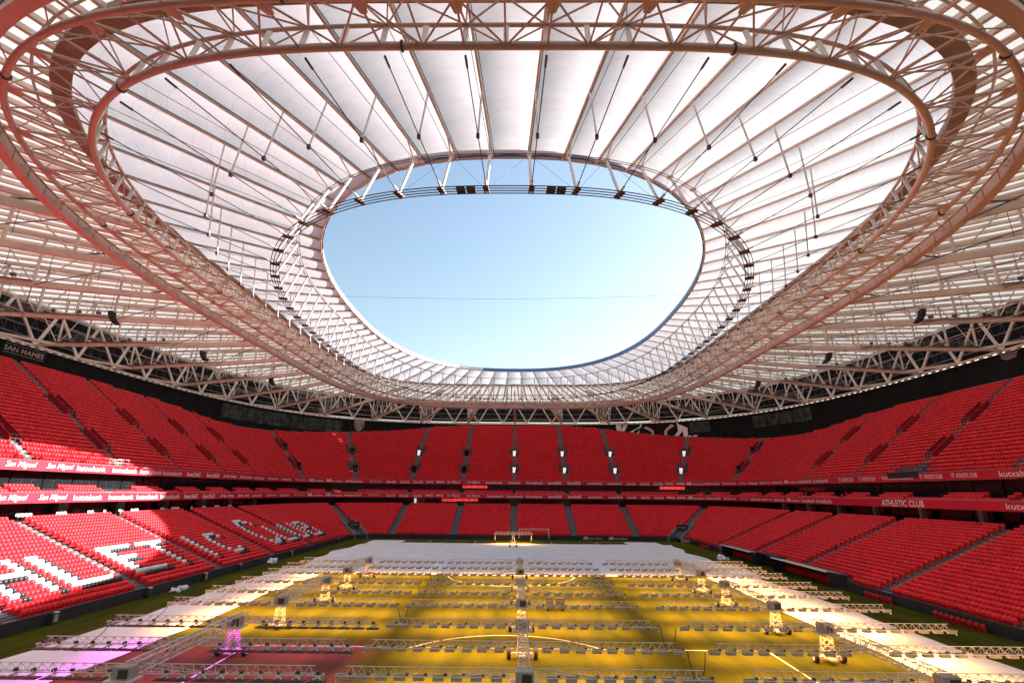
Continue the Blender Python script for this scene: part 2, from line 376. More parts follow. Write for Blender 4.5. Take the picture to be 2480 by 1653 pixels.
def aisle_frames(T):
    """every aisle as (kind, function row offset -> (x, y, nx, ny))"""
    out = []
    for y in T['left']: out.append(('left', lambda s, y=y: (BX-HX-s, y, -1.0, 0.0)))
    for x in T['far']: out.append(('far', lambda s, x=x: (x, HY+s, 0.0, 1.0)))
    for y in T['right']: out.append(('right', lambda s, y=y: (BX+HX+s, y, 1.0, 0.0)))
    for a in T['corner']:
        cxx = BX-HX+R0 if a > math.pi/2 else BX+HX-R0
        out.append(('corner', lambda s, a=a, c=cxx: (c+(R0+s)*math.cos(a), HY-R0+(R0+s)*math.sin(a), math.cos(a), math.sin(a))))
    return out
# letters set in white seats (with black shadow) in the left lower tier: rows 3..10, tall capitals to row 14
FONT8 = {
 'H': ['11.....11']*3+['111111111']+['11.....11']*4, 'L': ['11.......']*7+['111111111'],
 'E': ['111111111', '11.......', '11.......', '1111111..', '11.......', '11.......', '11.......', '111111111'],
 'T': ['111111111']+['...11....']*7, 'I': ['11']*8,
 'C': ['..111111.', '.11....11', '11.......', '11.......', '11.......', '11.......', '.11....11', '..111111.'],
 'U': ['11......11']*6+['.11....11.', '..111111..'],
 'B': ['11111111..', '11.....11.', '11.....11.', '11111111..', '11......11', '11......11', '11......11', '111111111.'],
 'K': ['...111111...', '..111..1111.', '.11.......11', '.11.........', '11..........', '11..........', '11..........', '11..........', '.11.........', '.11.......11', '..111..1111.', '...111111...']}
LETTERS = [('T', -39.0, -34.3), ('H', -31.6, -26.5), ('L', -24.8, -19.7), ('E', -15.9, -10.6), ('T', -9.3, -4.5), ('I', -0.1, 1.1), ('C', 4.4, 9.0), ('K', 17.8, 24.2), ('L', 25.0, 29.6), ('U', 31.6, 36.9), ('B', 38.4, 43.9)]
def letter_at(i, y):
    for ch, y0, y1 in LETTERS:
        bm = FONT8[ch]; h = len(bm); top = 2+h; r = top-i
        if 0 <= r < h and y0 <= y < y1:
            k = int((y-y0)/(y1-y0)*len(bm[0]))
            if bm[r][min(k, len(bm[0])-1)] == '1': return True
    return False
seats = []   # x, y, z, nx, ny, material, tier
def seat_rows(T, tier):
    fr = aisle_frames(T); hw = 0.72
    for i in range(T['n']):
        s = T['s']+i*T['d']+.30; z = T['z']+i*T['r']; r = R0+s; sp = 0.50
        row = []
        for k in range(int((HY-R0-SIDE_Y0)/sp)): row.append(('left', BX-HX-s, SIDE_Y0+.25+k*sp, -1.0, 0.0, SIDE_Y0+.25+k*sp))
        na = int(r*math.pi/2/sp)
        for k in range(na):
            a = math.pi-(k+.5)/na*math.pi/2; row.append(('cl', BX-HX+R0+r*math.cos(a), HY-R0+r*math.sin(a), math.cos(a), math.sin(a), a))
        nf = int((2*(HX-R0))/sp)
        for k in range(nf): x = BX-HX+R0+(k+.5)*(2*(HX-R0))/nf; row.append(('far', x, HY+s, 0.0, 1.0, x))
        for k in range(na):
            a = math.pi/2-(k+.5)/na*math.pi/2; row.append(('cr', BX+HX-R0+r*math.cos(a), HY-R0+r*math.sin(a), math.cos(a), math.sin(a), a))
        for k in range(int((HY-R0-SIDE_Y0)/sp)): row.append(('right', BX+HX+s, SIDE_Y0+.25+k*sp, 1.0, 0.0, SIDE_Y0+.25+k*sp))
        for kd, x, y, nx, ny, t in row:
            wv = hw if tier != 'low' else .95
            if tier == 'up' and any(v <= i <= v+4 for v in VOM_ROWS): wv = 1.75
            if kd in ('left', 'right', 'far'):
                if any(abs(t-q) < wv for q in T[kd]): continue
            else:
                if any(abs(t-q)*r < (1.05 if tier != 'up' else wv) for q in T['corner']): continue
                if tier == 'low' and i < 9 and any(abs(t-q)*r < 2.1 for q in T['corner']): continue
            if tier == 'up' and not wall_in(x, y, .75): continue
            if tier == 'low' and i == 0 and kd == 'right' and -9.5 < y < 33.0: continue
            if tier == 'up' and kd == 'right' and i < 3 and 1.0 < y < 8.0: continue
            mi = 0
            if tier == 'low' and kd == 'left':
                if letter_at(i, y): mi = 1
                elif letter_at(i+1, y-.5): mi = 2
            if tier == 'mid' and i >= 2 and kd != 'far' and int(y/3.4) % 3 == 0: continue
            seats.append((x, y, z, nx, ny, mi, tier))
for T, nm in ((LOW, 'low'), (MID, 'mid'), (UP, 'up')): seat_rows(T, nm)

def seat_template(n):
    V = []; F = []
    g = [-1+2*k/n for k in range(n+1)]
    for v in g:
        for u in g:
            x = u*.236*(1-.10*v**4); zz = .30+.49*(v+1)/2; zz -= .03*u**4*(v > 0)
            V.append((x, .17-.085*(1-u*u)*(1-.7*v*v)-.03*v, zz))
    for j in range(n):
        for i in range(n): a = j*(n+1)+i; F.append((a, a+1, a+n+2, a+n+1))
    per = [i for i in range(n+1)]+[(j+1)*(n+1)-1 for j in range(1, n+1)]+[n*(n+1)+i for i in range(n-1, -1, -1)]+[j*(n+1) for j in range(n-1, 0, -1)]
    b0 = len(V)
    for k in per: V.append((V[k][0], .26, V[k][2]))
    for k in range(len(per)):
        k2 = (k+1) % len(per); F.append((per[k2], per[k], b0+k, b0+k2))
    c0 = len(V); xs = (-.246, -.16, .16, .246); zt = (.79, .87, .87, .79)
    for y in (.27, .325):
        for x, z in zip(xs, zt): V += [(x, y, .10), (x, y+.03*(z > .8), z)]
    for k in range(3):
        a = c0+2*k; F.append((a, a+2, a+3, a+1)); F.append((a+8+1, a+8+3, a+8+2, a+8)); F.append((a+1, a+3, a+8+3, a+8+1))
    F.append((c0, c0+1, c0+9, c0+8)); F.append((c0+6, c0+14, c0+15, c0+7))
    return np.array(V, float), np.array(F, int)
S = np.array([s[:5] for s in seats]); SM = np.array([s[5] for s in seats]); tiers = [s[6] for s in seats]
dd = S[:, :3]+np.array([0, 0, .6])-CAM; zc = dd@_f; uu = 1240+FPX*(dd@_r)/zc; vv = 826.5-FPX*(dd@_u)/zc
inframe = (zc > 1) & (uu > 8) & (uu < 2472) & (vv > 8) & (vv < 1640)
size = np.where(inframe, 1/zc, 0); order = np.argsort(-size); solo = set(order[:300].tolist())
tone = np.clip(RNG.normal(1.0, .07, len(S)), .75, 1.18)
# faded or dusty seats here and there
tone = np.where(RNG.random(len(S)) < .015, tone*1.2, tone)
hiV, hiF = seat_template(4); loV, loF = seat_template(2)
def place(idx, V):
    P = S[idx]; nx, ny = P[:, 3:4], P[:, 4:5]
    X = P[:, 0:1]+V[None, :, 0]*ny+V[None, :, 1]*nx
    Y = P[:, 1:2]-V[None, :, 0]*nx+V[None, :, 1]*ny
    Z = P[:, 2:3]+V[None, :, 2]
    return np.stack([X, Y, Z], 2).reshape(-1, 3)
far_m = np.hypot(S[:, 0]-CAM[0], S[:, 1]-CAM[1]) > 95
rest = np.array([i for i in range(len(S)) if i not in solo])
ia = rest[(~far_m[rest]) & (zc[rest] > 0)]; ib = np.setdiff1d(rest, ia)
def raw_mesh(name, verts, quads, mats, mi, tn):
    me = bpy.data.meshes.new(name); me.vertices.add(len(verts)); me.vertices.foreach_set('co', verts.astype(np.float32).ravel())
    me.loops.add(quads.size); me.loops.foreach_set('vertex_index', quads.astype(np.int32).ravel())
    me.polygons.add(len(quads)); me.polygons.foreach_set('loop_start', np.arange(0, quads.size, 4, dtype=np.int32))
    for m in mats: me.materials.append(m)
    me.polygons.foreach_set('material_index', mi.astype(np.int32)); me.polygons.foreach_set('use_smooth', np.ones(len(quads), bool))
    at = me.attributes.new('tone', 'FLOAT', 'FACE'); at.data.foreach_set('value', tn.astype(np.float32))
    me.update(calc_edges=True); return me
va, vb = place(ia, hiV), place(ib, loV)
qa = (hiF[None]+(np.arange(len(ia))*len(hiV))[:, None, None]).reshape(-1, 4)
qb = (loF[None]+(np.arange(len(ib))*len(loV))[:, None, None]).reshape(-1, 4)+len(va)
mi = np.concatenate([np.repeat(SM[ia], len(hiF)), np.repeat(SM[ib], len(loF))]); tn = np.concatenate([np.repeat(tone[ia], len(hiF)), np.repeat(tone[ib], len(loF))])
SEATM = [M['seat_red'], M['seat_white'], M['seat_black']]
so_ = link(bpy.data.objects.new('seat_rows', raw_mesh('seat_rows', np.concatenate([va, vb]), np.concatenate([qa, qb]), SEATM, mi, tn)))
tag(so_, 'thousands of red tip-up seats filling the tiers in curved rows', 'seats', kind='stuff')
solo_mesh = {}
for k in range(3):
    for q in range(5):
        solo_mesh[(k, q)] = raw_mesh('stadium_seat', hiV, hiF, [SEATM[k]], np.zeros(len(hiF)), np.full(len(hiF), (.9, .96, 1.0, 1.05, 1.1)[q]))
dark_seat = raw_mesh('team_seat', hiV, hiF, [SEATM[0]], np.zeros(len(hiF)), np.full(len(hiF), .5))
cname = ('red', 'white', 'black')
for i in sorted(solo):
    q = int(np.clip(round((tone[i]-.9)/.05), 0, 4)); o = bpy.data.objects.new('stadium_seat', solo_mesh[(int(SM[i]), q)])
    x, y, z, nx, ny = S[i]; o.location = (x, y, z); o.rotation_euler = (0, 0, math.atan2(-nx, ny)); link(o)
    side = 'sunlit left stand' if x < 0 else 'right stand behind the dugouts'
    tr = {'low': 'lower', 'mid': 'middle', 'up': 'upper'}[tiers[i]]
    tag(o, f'{cname[SM[i]]} plastic tip-up seat in the {tr} tier of the {side}', 'seat', f'{cname[SM[i]]} {tr} tier seats in the {side}')

# ------------------------------------------------------------------ aisles, vomitories, tunnels
def local_frame(f, s):
    x, y, nx, ny = f(s); return np.array([x, y]), np.array([nx, ny]), np.array([ny, -nx])
def aisle_steps(T, tier):
    for kd, f in aisle_frames(T):
        b = MB()
        for i in range(T['n']):
            s0 = T['s']+i*T['d']; z0 = T['z']+i*T['r']; p, n, t = local_frame(f, s0)
            if tier == 'up' and not wall_in(p[0], p[1], .3): break
            hw = .66 if tier != 'low' else .88; p2 = p+n*T['d']*.5
            b.quad((*(p2-t*hw), z0+T['r']/2), (*(p2+t*hw), z0+T['r']/2), (*(p+n*T['d']+t*hw), z0+T['r']/2), (*(p+n*T['d']-t*hw), z0+T['r']/2))
            b.quad((*(p2-t*hw), z0), (*(p2+t*hw), z0), (*(p2+t*hw), z0+T['r']/2), (*(p2-t*hw), z0+T['r']/2))
            if kd != 'far' and tier != 'mid':
                e = p+n*.2-t*hw; b.box((e[0], e[1], z0+.16), (.16, .16, .32), 1)
        if b.f:
            tag(b.build('aisle_steps', [M['step'], M['rail']]), kind='structure')
aisle_steps(LOW, 'low'); aisle_steps(UP, 'up'); aisle_steps(MID, 'mid')
vom_no = 0
for kd, f in aisle_frames(UP):
    for v in VOM_ROWS:
        s0 = UP['s']+v*UP_D; p, n, t = local_frame(f, s0); z0 = UP_Z+v*UP_R
        s5 = UP['s']+(v+5)*UP_D; p5, n5, t5 = local_frame(f, s5)
        if not wall_in(p5[0], p5[1], .5) or not seen((p[0], p[1], z0+1), 90): continue
        vom_no += 1
        where = {'left': 'left stand', 'right': 'right stand', 'far': 'far end', 'corner': 'far corners'}[kd]
        hl = 'lower' if v == VOM_ROWS[0] else 'higher'
        e = empty('vomitory', (p[0], p[1], z0), f'red walled {hl} stairway exit in the upper tier of the {where}', 'exit', f'{hl} stairway exits of the {where}')
        W = .78
        for sg in (-1, 1):
            b = MB(); q = p+t*sg*W
            b.prism([(0, -.1), (UP_D*5, UP_R*5), (UP_D*5, UP_R*5+.95), (.0, 1.0)], (q[0]-t[0]*.04, q[1]-t[1]*.04, z0), (n[0], n[1], 0), (0, 0, 1), (t[0], t[1], 0), .08)
            b.build('side_wall', M['vom'], e)
            b = MB()
            for i in range(4):
                c = p+t*sg*(W+.52)+n*(UP_D*(i+.45)); b.box((c[0], c[1], z0+i*UP_R+.13-(.14+UP_R)/2), (.85, UP_D*1.02, .14+UP_R), 0, math.atan2(t[1], t[0]))
            b.build('landing', M['concrete'], e)
        b = MB(); c = p+n*(UP_D*3.3); b.prism([(-W, 1.9), (W, 1.9), (W, 2.55), (-W, 2.55)], (c[0], c[1], z0), (t[0], t[1], 0), (0, 0, 1), (-n[0], -n[1], 0), .1); b.build('lintel', M['vom'], e)
        c = p+n*(UP_D*(.2 if kd in ('far', 'corner') else 3.2))
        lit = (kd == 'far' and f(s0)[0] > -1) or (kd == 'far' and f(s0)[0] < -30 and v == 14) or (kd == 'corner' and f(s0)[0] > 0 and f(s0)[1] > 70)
        b = MB(); b.prism([(-W, 0), (W, 0), (W, 1.95), (-W, 1.95)], (c[0], c[1], z0), (t[0], t[1], 0), (0, 0, 1), (-n[0], -n[1], 0), .05)
        b.build('doorway', M['black'], e)
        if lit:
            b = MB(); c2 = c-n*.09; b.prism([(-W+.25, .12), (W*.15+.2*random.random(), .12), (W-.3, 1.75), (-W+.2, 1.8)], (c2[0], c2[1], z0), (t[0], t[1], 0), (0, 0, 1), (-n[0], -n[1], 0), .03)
            b.build('daylight_glow_panel', M['lit'], e)  # glowing panel painted in for daylight beyond the exit
        b = MB()
        for hh in (.55, 1.05):
            A = p-n*.12-t*W; Bq = p-n*.12+t*W; b.bar((*A, z0+hh), (*Bq, z0+hh), .022)
        for g in (-W, -.1, W): A = p-n*.12+t*g; b.bar((*A, z0), (*A, z0+1.05), .022)
        if kd != 'far': b.build('guard_rail', M['rail'], e)
for sgn, a in ((-1, math.pi*.75), (1, math.pi*.25)):
    cxx = BX-HX+R0 if sgn < 0 else BX+HX-R0
    f = lambda s: (cxx+(R0+s)*math.cos(a), HY-R0+(R0+s)*math.sin(a), math.cos(a), math.sin(a))
    p, n, t = local_frame(f, 0)
    e = empty('corner_tunnel', (p[0], p[1], 0), ('dark players tunnel mouth in the corner left of the far goal' if sgn < 0 else 'dark players tunnel mouth in the corner right of the far goal'), 'tunnel')
    for q in (-1, 1):
        b = MB(); c = p+t*q*1.75; b.prism([(-.3, 0), (7.2, 0), (7.2, 4.3), (-.3, 1.35)], (c[0]-t[0]*.15, c[1]-t[1]*.15, 0), (n[0], n[1], 0), (0, 0, 1), (t[0], t[1], 0), .3); b.build('side_wall', M['step'], e)
    b = MB(); c = p+n*4.2; b.prism([(-1.58, 2.6), (1.58, 2.6), (1.58, 3.9), (-1.58, 3.9)], (c[0], c[1], 0), (t[0], t[1], 0), (0, 0, 1), (-n[0], -n[1], 0), .2); b.build('lintel', M['wall_dark'], e)
    b = MB(); c = p+n*.4; b.prism([(-1.6, 0), (1.6, 0), (1.6, 2.4), (-1.6, 2.4)], (c[0]+n[0]*3.9, c[1]+n[1]*3.9, 0), (t[0], t[1], 0), (0, 0, 1), (-n[0], -n[1], 0), .05); b.build('opening', M['black'], e)

# ================================================================== RIBBON BOARDS AND LETTERING
_txt = {}
def text_mesh(body, shear=0.0, bold=0.0, matname='letter'):
    k = (body, shear, bold, matname)
    if k in _txt: return _txt[k]
    cu = bpy.data.curves.new('lettering', 'FONT'); cu.body = body; cu.shear = shear; cu.offset = bold; cu.resolution_u = 2; cu.fill_mode = 'FRONT' if hasattr(cu, 'fill_mode') else cu.fill_mode
    o = bpy.data.objects.new('lettering_tmp', cu); me = bpy.data.meshes.new_from_object(o); bpy.data.objects.remove(o)
    n = len(me.vertices); co = np.empty(n*3, np.float32); me.vertices.foreach_get('co', co); co = co.reshape(-1, 3)
    lo, hi = co.min(0), co.max(0); asp = (hi[0]-lo[0])/max(1e-6, hi[1]-lo[1])
    co[:, 0] = (co[:, 0]-(lo[0]+hi[0])/2)/(hi[0]-lo[0]); co[:, 1] = (co[:, 1]-(lo[1]+hi[1])/2)/(hi[1]-lo[1]); co[:, 2] = 0
    me.vertices.foreach_set('co', co.ravel()); me.materials.clear(); me.materials.append(M[matname]); me.update(); _txt[k] = (me, asp); return _txt[k]
def put_text(name, parent, body, C, ex, w_, h_, shear=0, bold=0, matname='letter'):
    """lettering centred at C, reading along ex, upright"""
    me, asp = text_mesh(body, shear, bold, matname); ex = Vector((ex[0], ex[1], 0)).normalized(); ez = ex.cross(Vector((0, 0, 1)))
    o = bpy.data.objects.new(name, me); link(o); child(o, parent); off = poff(parent)
    o.matrix_basis = Matrix(((ex.x*w_, 0, ez.x, C[0]-off.x), (ex.y*w_, 0, ez.y, C[1]-off.y), (0, h_, 0, C[2]-off.z), (0, 0, 0, 1)))
    return o
def ribbon(s, z0, z1, label):
    V = []; F = []; path = row_path(s, narc=28); k = 4
    path2 = row_path(s+.12, narc=28)
    for A, Bq in zip(path, path2): V += [(A[0], A[1], z0), (A[0], A[1], z1), (Bq[0], Bq[1], z1), (Bq[0], Bq[1], z0)]
    for j in range(len(path)-1):
        for q in range(4): F.append((j*4+q, j*4+(q+1) % 4, j*4+4+(q+1) % 4, j*4+4+q))
    me = bpy.data.meshes.new('ribbon_board'); me.from_pydata(V, [], F); me.materials.append(M['ribbon']); me.update()
    o = tag(link(bpy.data.objects.new('ribbon_board', me)), label, 'advertising board')
    dense = []
    for A, Bq in zip(path[:-1], path[1:]):
        L = math.hypot(Bq[0]-A[0], Bq[1]-A[1]); m = max(1, int(L/.4))
        for q in range(m): dense.append([A[i]+(Bq[i]-A[i])*q/m for i in range(4)])
    D = np.array(dense); U = np.array([project((d[0], d[1], (z0+z1)/2)) for d in D]); ok = U[:, 2] > 5
    D = D[ok]; U = U[ok, 0]; return o, D, U
RB1 = ribbon(17.4, 9.85, 11.05, 'lower red advertising ribbon lettered with sponsor names in white below the middle tier')
RB2 = ribbon(20.4, 13.75, 14.98, 'upper red advertising ribbon lettered with sponsor names in white below the upper tier')
rail_paths = [(17.5, 11.07), (20.5, 15.0)]
for s, z in rail_paths:
    pr = row_path(s, narc=24); o = sweep('ribbon_rail', [(q[0], q[1], z+.02) for q in pr], .03, 'rail', None, 5, False)
    o.parent = (RB1 if s < 18 else RB2)[0]
SM_, KX, B3, JP, AC, NB, FB, FU, CC, IQ, EU, AE = 'San Miguel', 'kutxabank', 'bet365', 'Jeep', 'athleticclub', 'new balance', '/AthleticClub', 'FUNDAZIOA', 'Coca-Cola', 'IMQ', 'euskaltel', '@athletic_eus'
low_words = [(SM_, -12, 65), (SM_, 93, 161), (KX, 177, 247), (KX, 262, 322), (KX, 330, 382), (KX, 388, 434), (B3, 446, 478), (B3, 491, 520), (JP, 533, 548), (JP, 551, 565), (JP, 575, 588), (JP, 591, 603), (AC, 610, 634), ('@'+AC, 645, 669), (FB, 677, 700), (FU, 711, 738), (NB, 743, 781), (NB, 787, 828), (FB, 833, 875), (FU, 892, 921), (CC, 935, 957), (CC, 967, 989), (CC, 1000, 1021), (IQ, 1031, 1049), (IQ, 1056, 1074), (SM_, 1083, 1114), (SM_, 1131, 1163), (KX, 1180, 1219), (KX, 1227, 1267), (KX, 1274, 1314), (B3, 1328, 1360), (B3, 1376, 1408), (EU, 1424, 1458), (EU, 1473, 1507), (CC, 1519, 1541), (CC, 1552, 1574), (CC, 1585, 1607), (IQ, 1616, 1635), (IQ, 1641, 1660), (NB, 1665, 1706), (FB, 1709, 1746), (AE, 1753, 1783), (FU, 1793, 1813), (AC, 1818, 1842), (AE, 1846, 1870), (AC, 1875, 1900), (NB, 1906, 1937), (KX, 1942, 1974), (KX, 1978, 2015), ('ATHLETIC CLUB', 2136, 2239), (KX, 2438, 2555)]
up_words = [(SM_, 12, 88), (SM_, 112, 177), (KX, 186, 255), (KX, 272, 331), (KX, 339, 391), (KX, 395, 440), (B3, 453, 485), (B3, 501, 530), (JP, 540, 555), (JP, 557, 572), (JP, 580, 595), (JP, 597, 609), (AC, 615, 639), ('@'+AC, 650, 673), (FB, 682, 705), (FU, 714, 741), (NB, 747, 784), (NB, 789, 830), (FB, 836, 878), (FU, 895, 925), (CC, 936, 959), (CC, 969, 991), (CC, 1001, 1024), (IQ, 1032, 1050), (IQ, 1057, 1076), (SM_, 1083, 1115), (SM_, 1132, 1163), (KX, 1177, 1217), (KX, 1232, 1261), (KX, 1275, 1315), (B3, 1328, 1359), (B3, 1375, 1406), (EU, 1423, 1458), (EU, 1471, 1506), (CC, 1517, 1539), (CC, 1550, 1572), (CC, 1583, 1605), (IQ, 1612, 1630), (IQ, 1639, 1657), (NB, 1662, 1704), (FB, 1706, 1743), (AE, 1750, 1783), (FU, 1790, 1809), (AC, 1813, 1835), (AE, 1840, 1865), (AC, 1870, 1895), (NB, 1899, 1930), (KX, 1933, 1966), (KX, 1970, 2007), ('ATHLETIC CLUB', 2038, 2067), ('ATHLETIC CLUB', 2088, 2120), ('WWW.ATHLETIC-CLUB.EUS', 2136, 2212), ('ATHLETIC CLUB', 2238, 2283), ('ATHLETIC CLUB', 2316, 2367), (KX, 2421, 2520)]
def words(RBn, lst, zc_, hfull):
    rb, D, U = RBn
    for body, u0, u1 in lst:
        i0, i1 = np.interp([u0, u1], U, np.arange(len(U))); A = D[int(i0)]+(D[min(int(i0)+1, len(D)-1)]-D[int(i0)])*(i0-int(i0)); Bq = D[int(i1)]+(D[min(int(i1)+1, len(D)-1)]-D[int(i1)])*(i1-int(i1))
        c = (A+Bq)/2; ex = (Bq-A)[:2]; w_ = np.hypot(*ex); n = c[2:4]/np.hypot(*c[2:4])
        h_ = 1.15*hfull*{KX: .52, B3: .56, JP: .5, SM_: .62, CC: .56, IQ: .42, NB: .34, EU: .44, FU: .4}.get(body, .42)
        C = (c[0]-n[0]*.07, c[1]-n[1]*.07, zc_)
        sh = {SM_: .3, CC: .42, JP: .12}.get(body, 0); bo = {KX: .003, B3: .015, JP: .02, SM_: .004, CC: .012, IQ: .02}.get(body, .008)
        if body == NB:
            put_text('sponsor_lettering', rb, body, (C[0]+ex[0]*.17, C[1]+ex[1]*.17, zc_-.06), ex, w_*.66, h_, 0, .01)
            put_text('sponsor_emblem', rb, 'NB', (C[0]-ex[0]*.34, C[1]-ex[1]*.34, zc_+.06), ex, w_*.3, h_*1.5, .35, .04)
        elif body in (FU,):
            put_text('sponsor_lettering', rb, body, (C[0]+ex[0]*.1, C[1]+ex[1]*.1, zc_), ex, w_*.78, h_, 0, .005, 'letter_pink'); shield(rb, (C[0]-ex[0]*.4, C[1]-ex[1]*.4, zc_), ex, w_*.14, h_*1.1, 'letter_pink', n)
        elif body == 'ATHLETIC CLUB':
            put_text('club_lettering', rb, body, C, ex, w_, h_*(1.6 if w_ > 8 else 1.0), 0, .012)
            if w_ < 8: shield(rb, (C[0]-ex[0]*.66, C[1]-ex[1]*.66, zc_), ex, .55, .75, 'letter_pink', n)
        else: put_text('sponsor_lettering', rb, body, C, ex, w_, h_, sh, bo)
def shield(parent, C, ex, w_, h_, matname, n):
    ex = Vector((ex[0], ex[1], 0)).normalized(); off = poff(parent); b = MB()
    for (x0, x1, y0, y1, x2) in ((-.5, .5, .3, .5, 0), ): pass
    def pt(x, y): return tuple(Vector((C[0], C[1], C[2]))+ex*(x*w_)+Vector((0, 0, y*h_))-off)
    rows = [(-.5, .5, .5), (-.5, .5, .32), (-.47, .47, .0), (-.36, .36, -.25), (-.2, .2, -.4), (-.01, .01, -.5)]
    def inside(k, t): return pt(rows[k][0]+(rows[k][1]-rows[k][0])*t, rows[k][2])
    b.quad(inside(0, 0), inside(0, 1), inside(1, 1), inside(1, 0))
    for k in range(1, 5):
        for (t0, t1) in ((.0, .1), (.22, .36), (.43, .57), (.64, .78), (.9, 1.0)): b.quad(inside(k, t0), inside(k, t1), inside(k+1, t1), inside(k+1, t0))
    return b.local('club_crest', M[matname], parent)
words(RB1, low_words, 10.45, 1.2); words(RB2, up_words, 14.36, 1.22)
# lettering on the far pitch wall
for u0, u1 in ((1416, 1460), (1477, 1521)):
    A = px_z((u0+u1)/2, 1304.5, .5); A[1] = HY-.03; sc_ = (A[1]-CAM[1])/FPX*1.04
    put_text('sponsor_lettering', pwall, 'new balance', (A[0]+.8, HY-.03, .5), (1, 0), 3.4, .42); put_text('sponsor_emblem', pwall, 'NB', (A[0]-1.75, HY-.03, .55), (1, 0), 1.2, .7, .35, .04)
for sgn, a in ((-1, math.pi*.75), (1, math.pi*.25)):
    cxx = BX-HX+R0 if sgn < 0 else BX+HX-R0; rr = R0+3.9
    put_text('sponsor_lettering', pwall, 'kutxabank', (cxx+rr*math.cos(a), HY-R0+rr*math.sin(a), 3.3), (math.sin(a), -math.cos(a)), 2.1, .4, 0, 0, 'letter_grey')

# ------------------------------------------------------------------ concourse pillars, red screens, box glazing
for kd, ys in (('left', [-40+10.4*k for k in range(9)]), ('right', [-40+10.4*k for k in range(9)])):
    for y in ys:
        x = (BX-HX-20.2) if kd == 'left' else (BX+HX+20.2)
        if not seen((x, y, 9), 20): continue
        b = MB(); b.box((x, y, 8.45), (.7, .7, 2.8)); b.box((x, y, 7.6), (.95, .95, .3))
        o = b.build('concourse_pillar', M['pillar']); tag(o, f'square grey pillar under the middle tier at the back of the {kd} lower seats', 'pillar', f'{kd} concourse pillars')
def hospitality(s, z0, z1, count, nm, label, grp, y0, y1, sgn):
    for k in range(count):
        ya = y0+(y1-y0)*k/count; yb = y0+(y1-y0)*(k+1)/count-.25; x = BX+sgn*(HX+s); c = (x, (ya+yb)/2, z0)
        if not seen((x, (ya+yb)/2, z1), 30): continue
        e = empty(nm, c, label, 'window', grp); n = 3
        b = MB(); b.box((x, (ya+yb)/2, (z0+z1)/2), (.06, yb-ya, z1-z0)); b.build('frame', M['soffit'], e)
        for q in range(n):
            w_ = (yb-ya)/n; b = MB(); b.box((x-sgn*.05, ya+w_*(q+.5), (z0+z1)/2), (.03, w_-.12, z1-z0-.2)); b.build('pane', M['glass'], e)
for sgn, side in ((-1, 'left'), (1, 'right')):
    hospitality(22.15, 11.5, 13.6, 18, 'box_window', f'dark glazed hospitality box front behind the middle tier of the {side} stand', f'{side} hospitality boxes', -34, 50, sgn)
    hospitality(21.25, 7.75, 9.7, 12, 'concourse_window', f'dark glazed concourse front behind the {side} lower tier', f'{side} concourse glazing', -34, 50, sgn)
# glazing with one glowing pane, and red screens at the far end
for i, x in enumerate((-28.5, -14.2, 0.4, 15.0, 31.0)):
    e = empty('concourse_doors', (x, HY+21.2, 7.6), 'pair of pale glass doors in the far concourse wall', 'door', 'far concourse doors')
    b = MB(); b.box((x, HY+21.25, 8.7), (3.6, .1, 2.1)); b.build('frame', M['wall_dark'], e)
    for q in range(4):
        b = MB(); b.box((x-1.3+.87*q, HY+21.17, 8.7), (.7, .04, 1.85)); b.build('pane', M['glass_green'] if q % 3 else M['lit'] if i in (0,) and q == 0 else M['glass_green'], e)  # one pane glows in place of daylight behind it
for x, w_, z, s, label in ((-19.5, 4.5, 9.2, 21.0, 'short red lit screen at the far concourse left of the goal'), (-14.5, 7.0, 9.3, 21.0, 'long red lit screen at the far concourse left of the goal'), (-12.0, 7.5, 13.1, 22.0, 'red and white lit strip screen behind the far middle tier'), (45.0, 7.0, 13.1, 12.0, 'red and white lit strip screen in the right far corner behind the middle tier')):
    y = HY+s
    b = MB(); b.box((x, y, z), (w_, .08, .75)); o = b.build('wall_screen', mat('red_screen', (0.5, .03, .03), .4, emit=((1.0, .06, .05), .22))); tag(o, label, 'screen')
    b = MB()
    for q in range(4): b.box((x-w_*.38+q*w_*.25, y-.06, z+.05), (w_*.12, .02, .28))
    b.build('screen_text', M['letter_pink'], o)
# white stools behind the left lower tier
stool = MB(); stool.box((0, 0, .82), (.42, .34, .07)); stool.box((0, .16, .98), (.42, .05, .3)); stool.bar((0, 0, .05), (0, 0, .8), .035, 6, 1); stool.box((0, 0, .025), (.34, .34, .05), 1)
sm = stool.mesh('bar_stool', [M['letter'], M['rail']])
ztop = LOW_Z+LOW_R*(LOW_N-1)
ys = []
for y0, n in ((-20.8, 3), (-17.2, 4), (-11.7, 3), (-6.7, 2), (-3.9, 1), (-1.0, 1), (1.5, 3), (8.2, 2), (11, 4), (16.5, 1), (20, 2), (24, 3), (29, 2)):
    ys += [y0+.55*k for k in range(n)]
for y in ys:
    o = bpy.data.objects.new('bar_stool', sm); o.location = (BX-HX-18.1, y, ztop); o.rotation_euler = (0, 0, R(90)); link(o)
    tag(o, 'small white stool on the ledge behind the top row of the left lower tier', 'stool', 'white stools above the left lower tier')

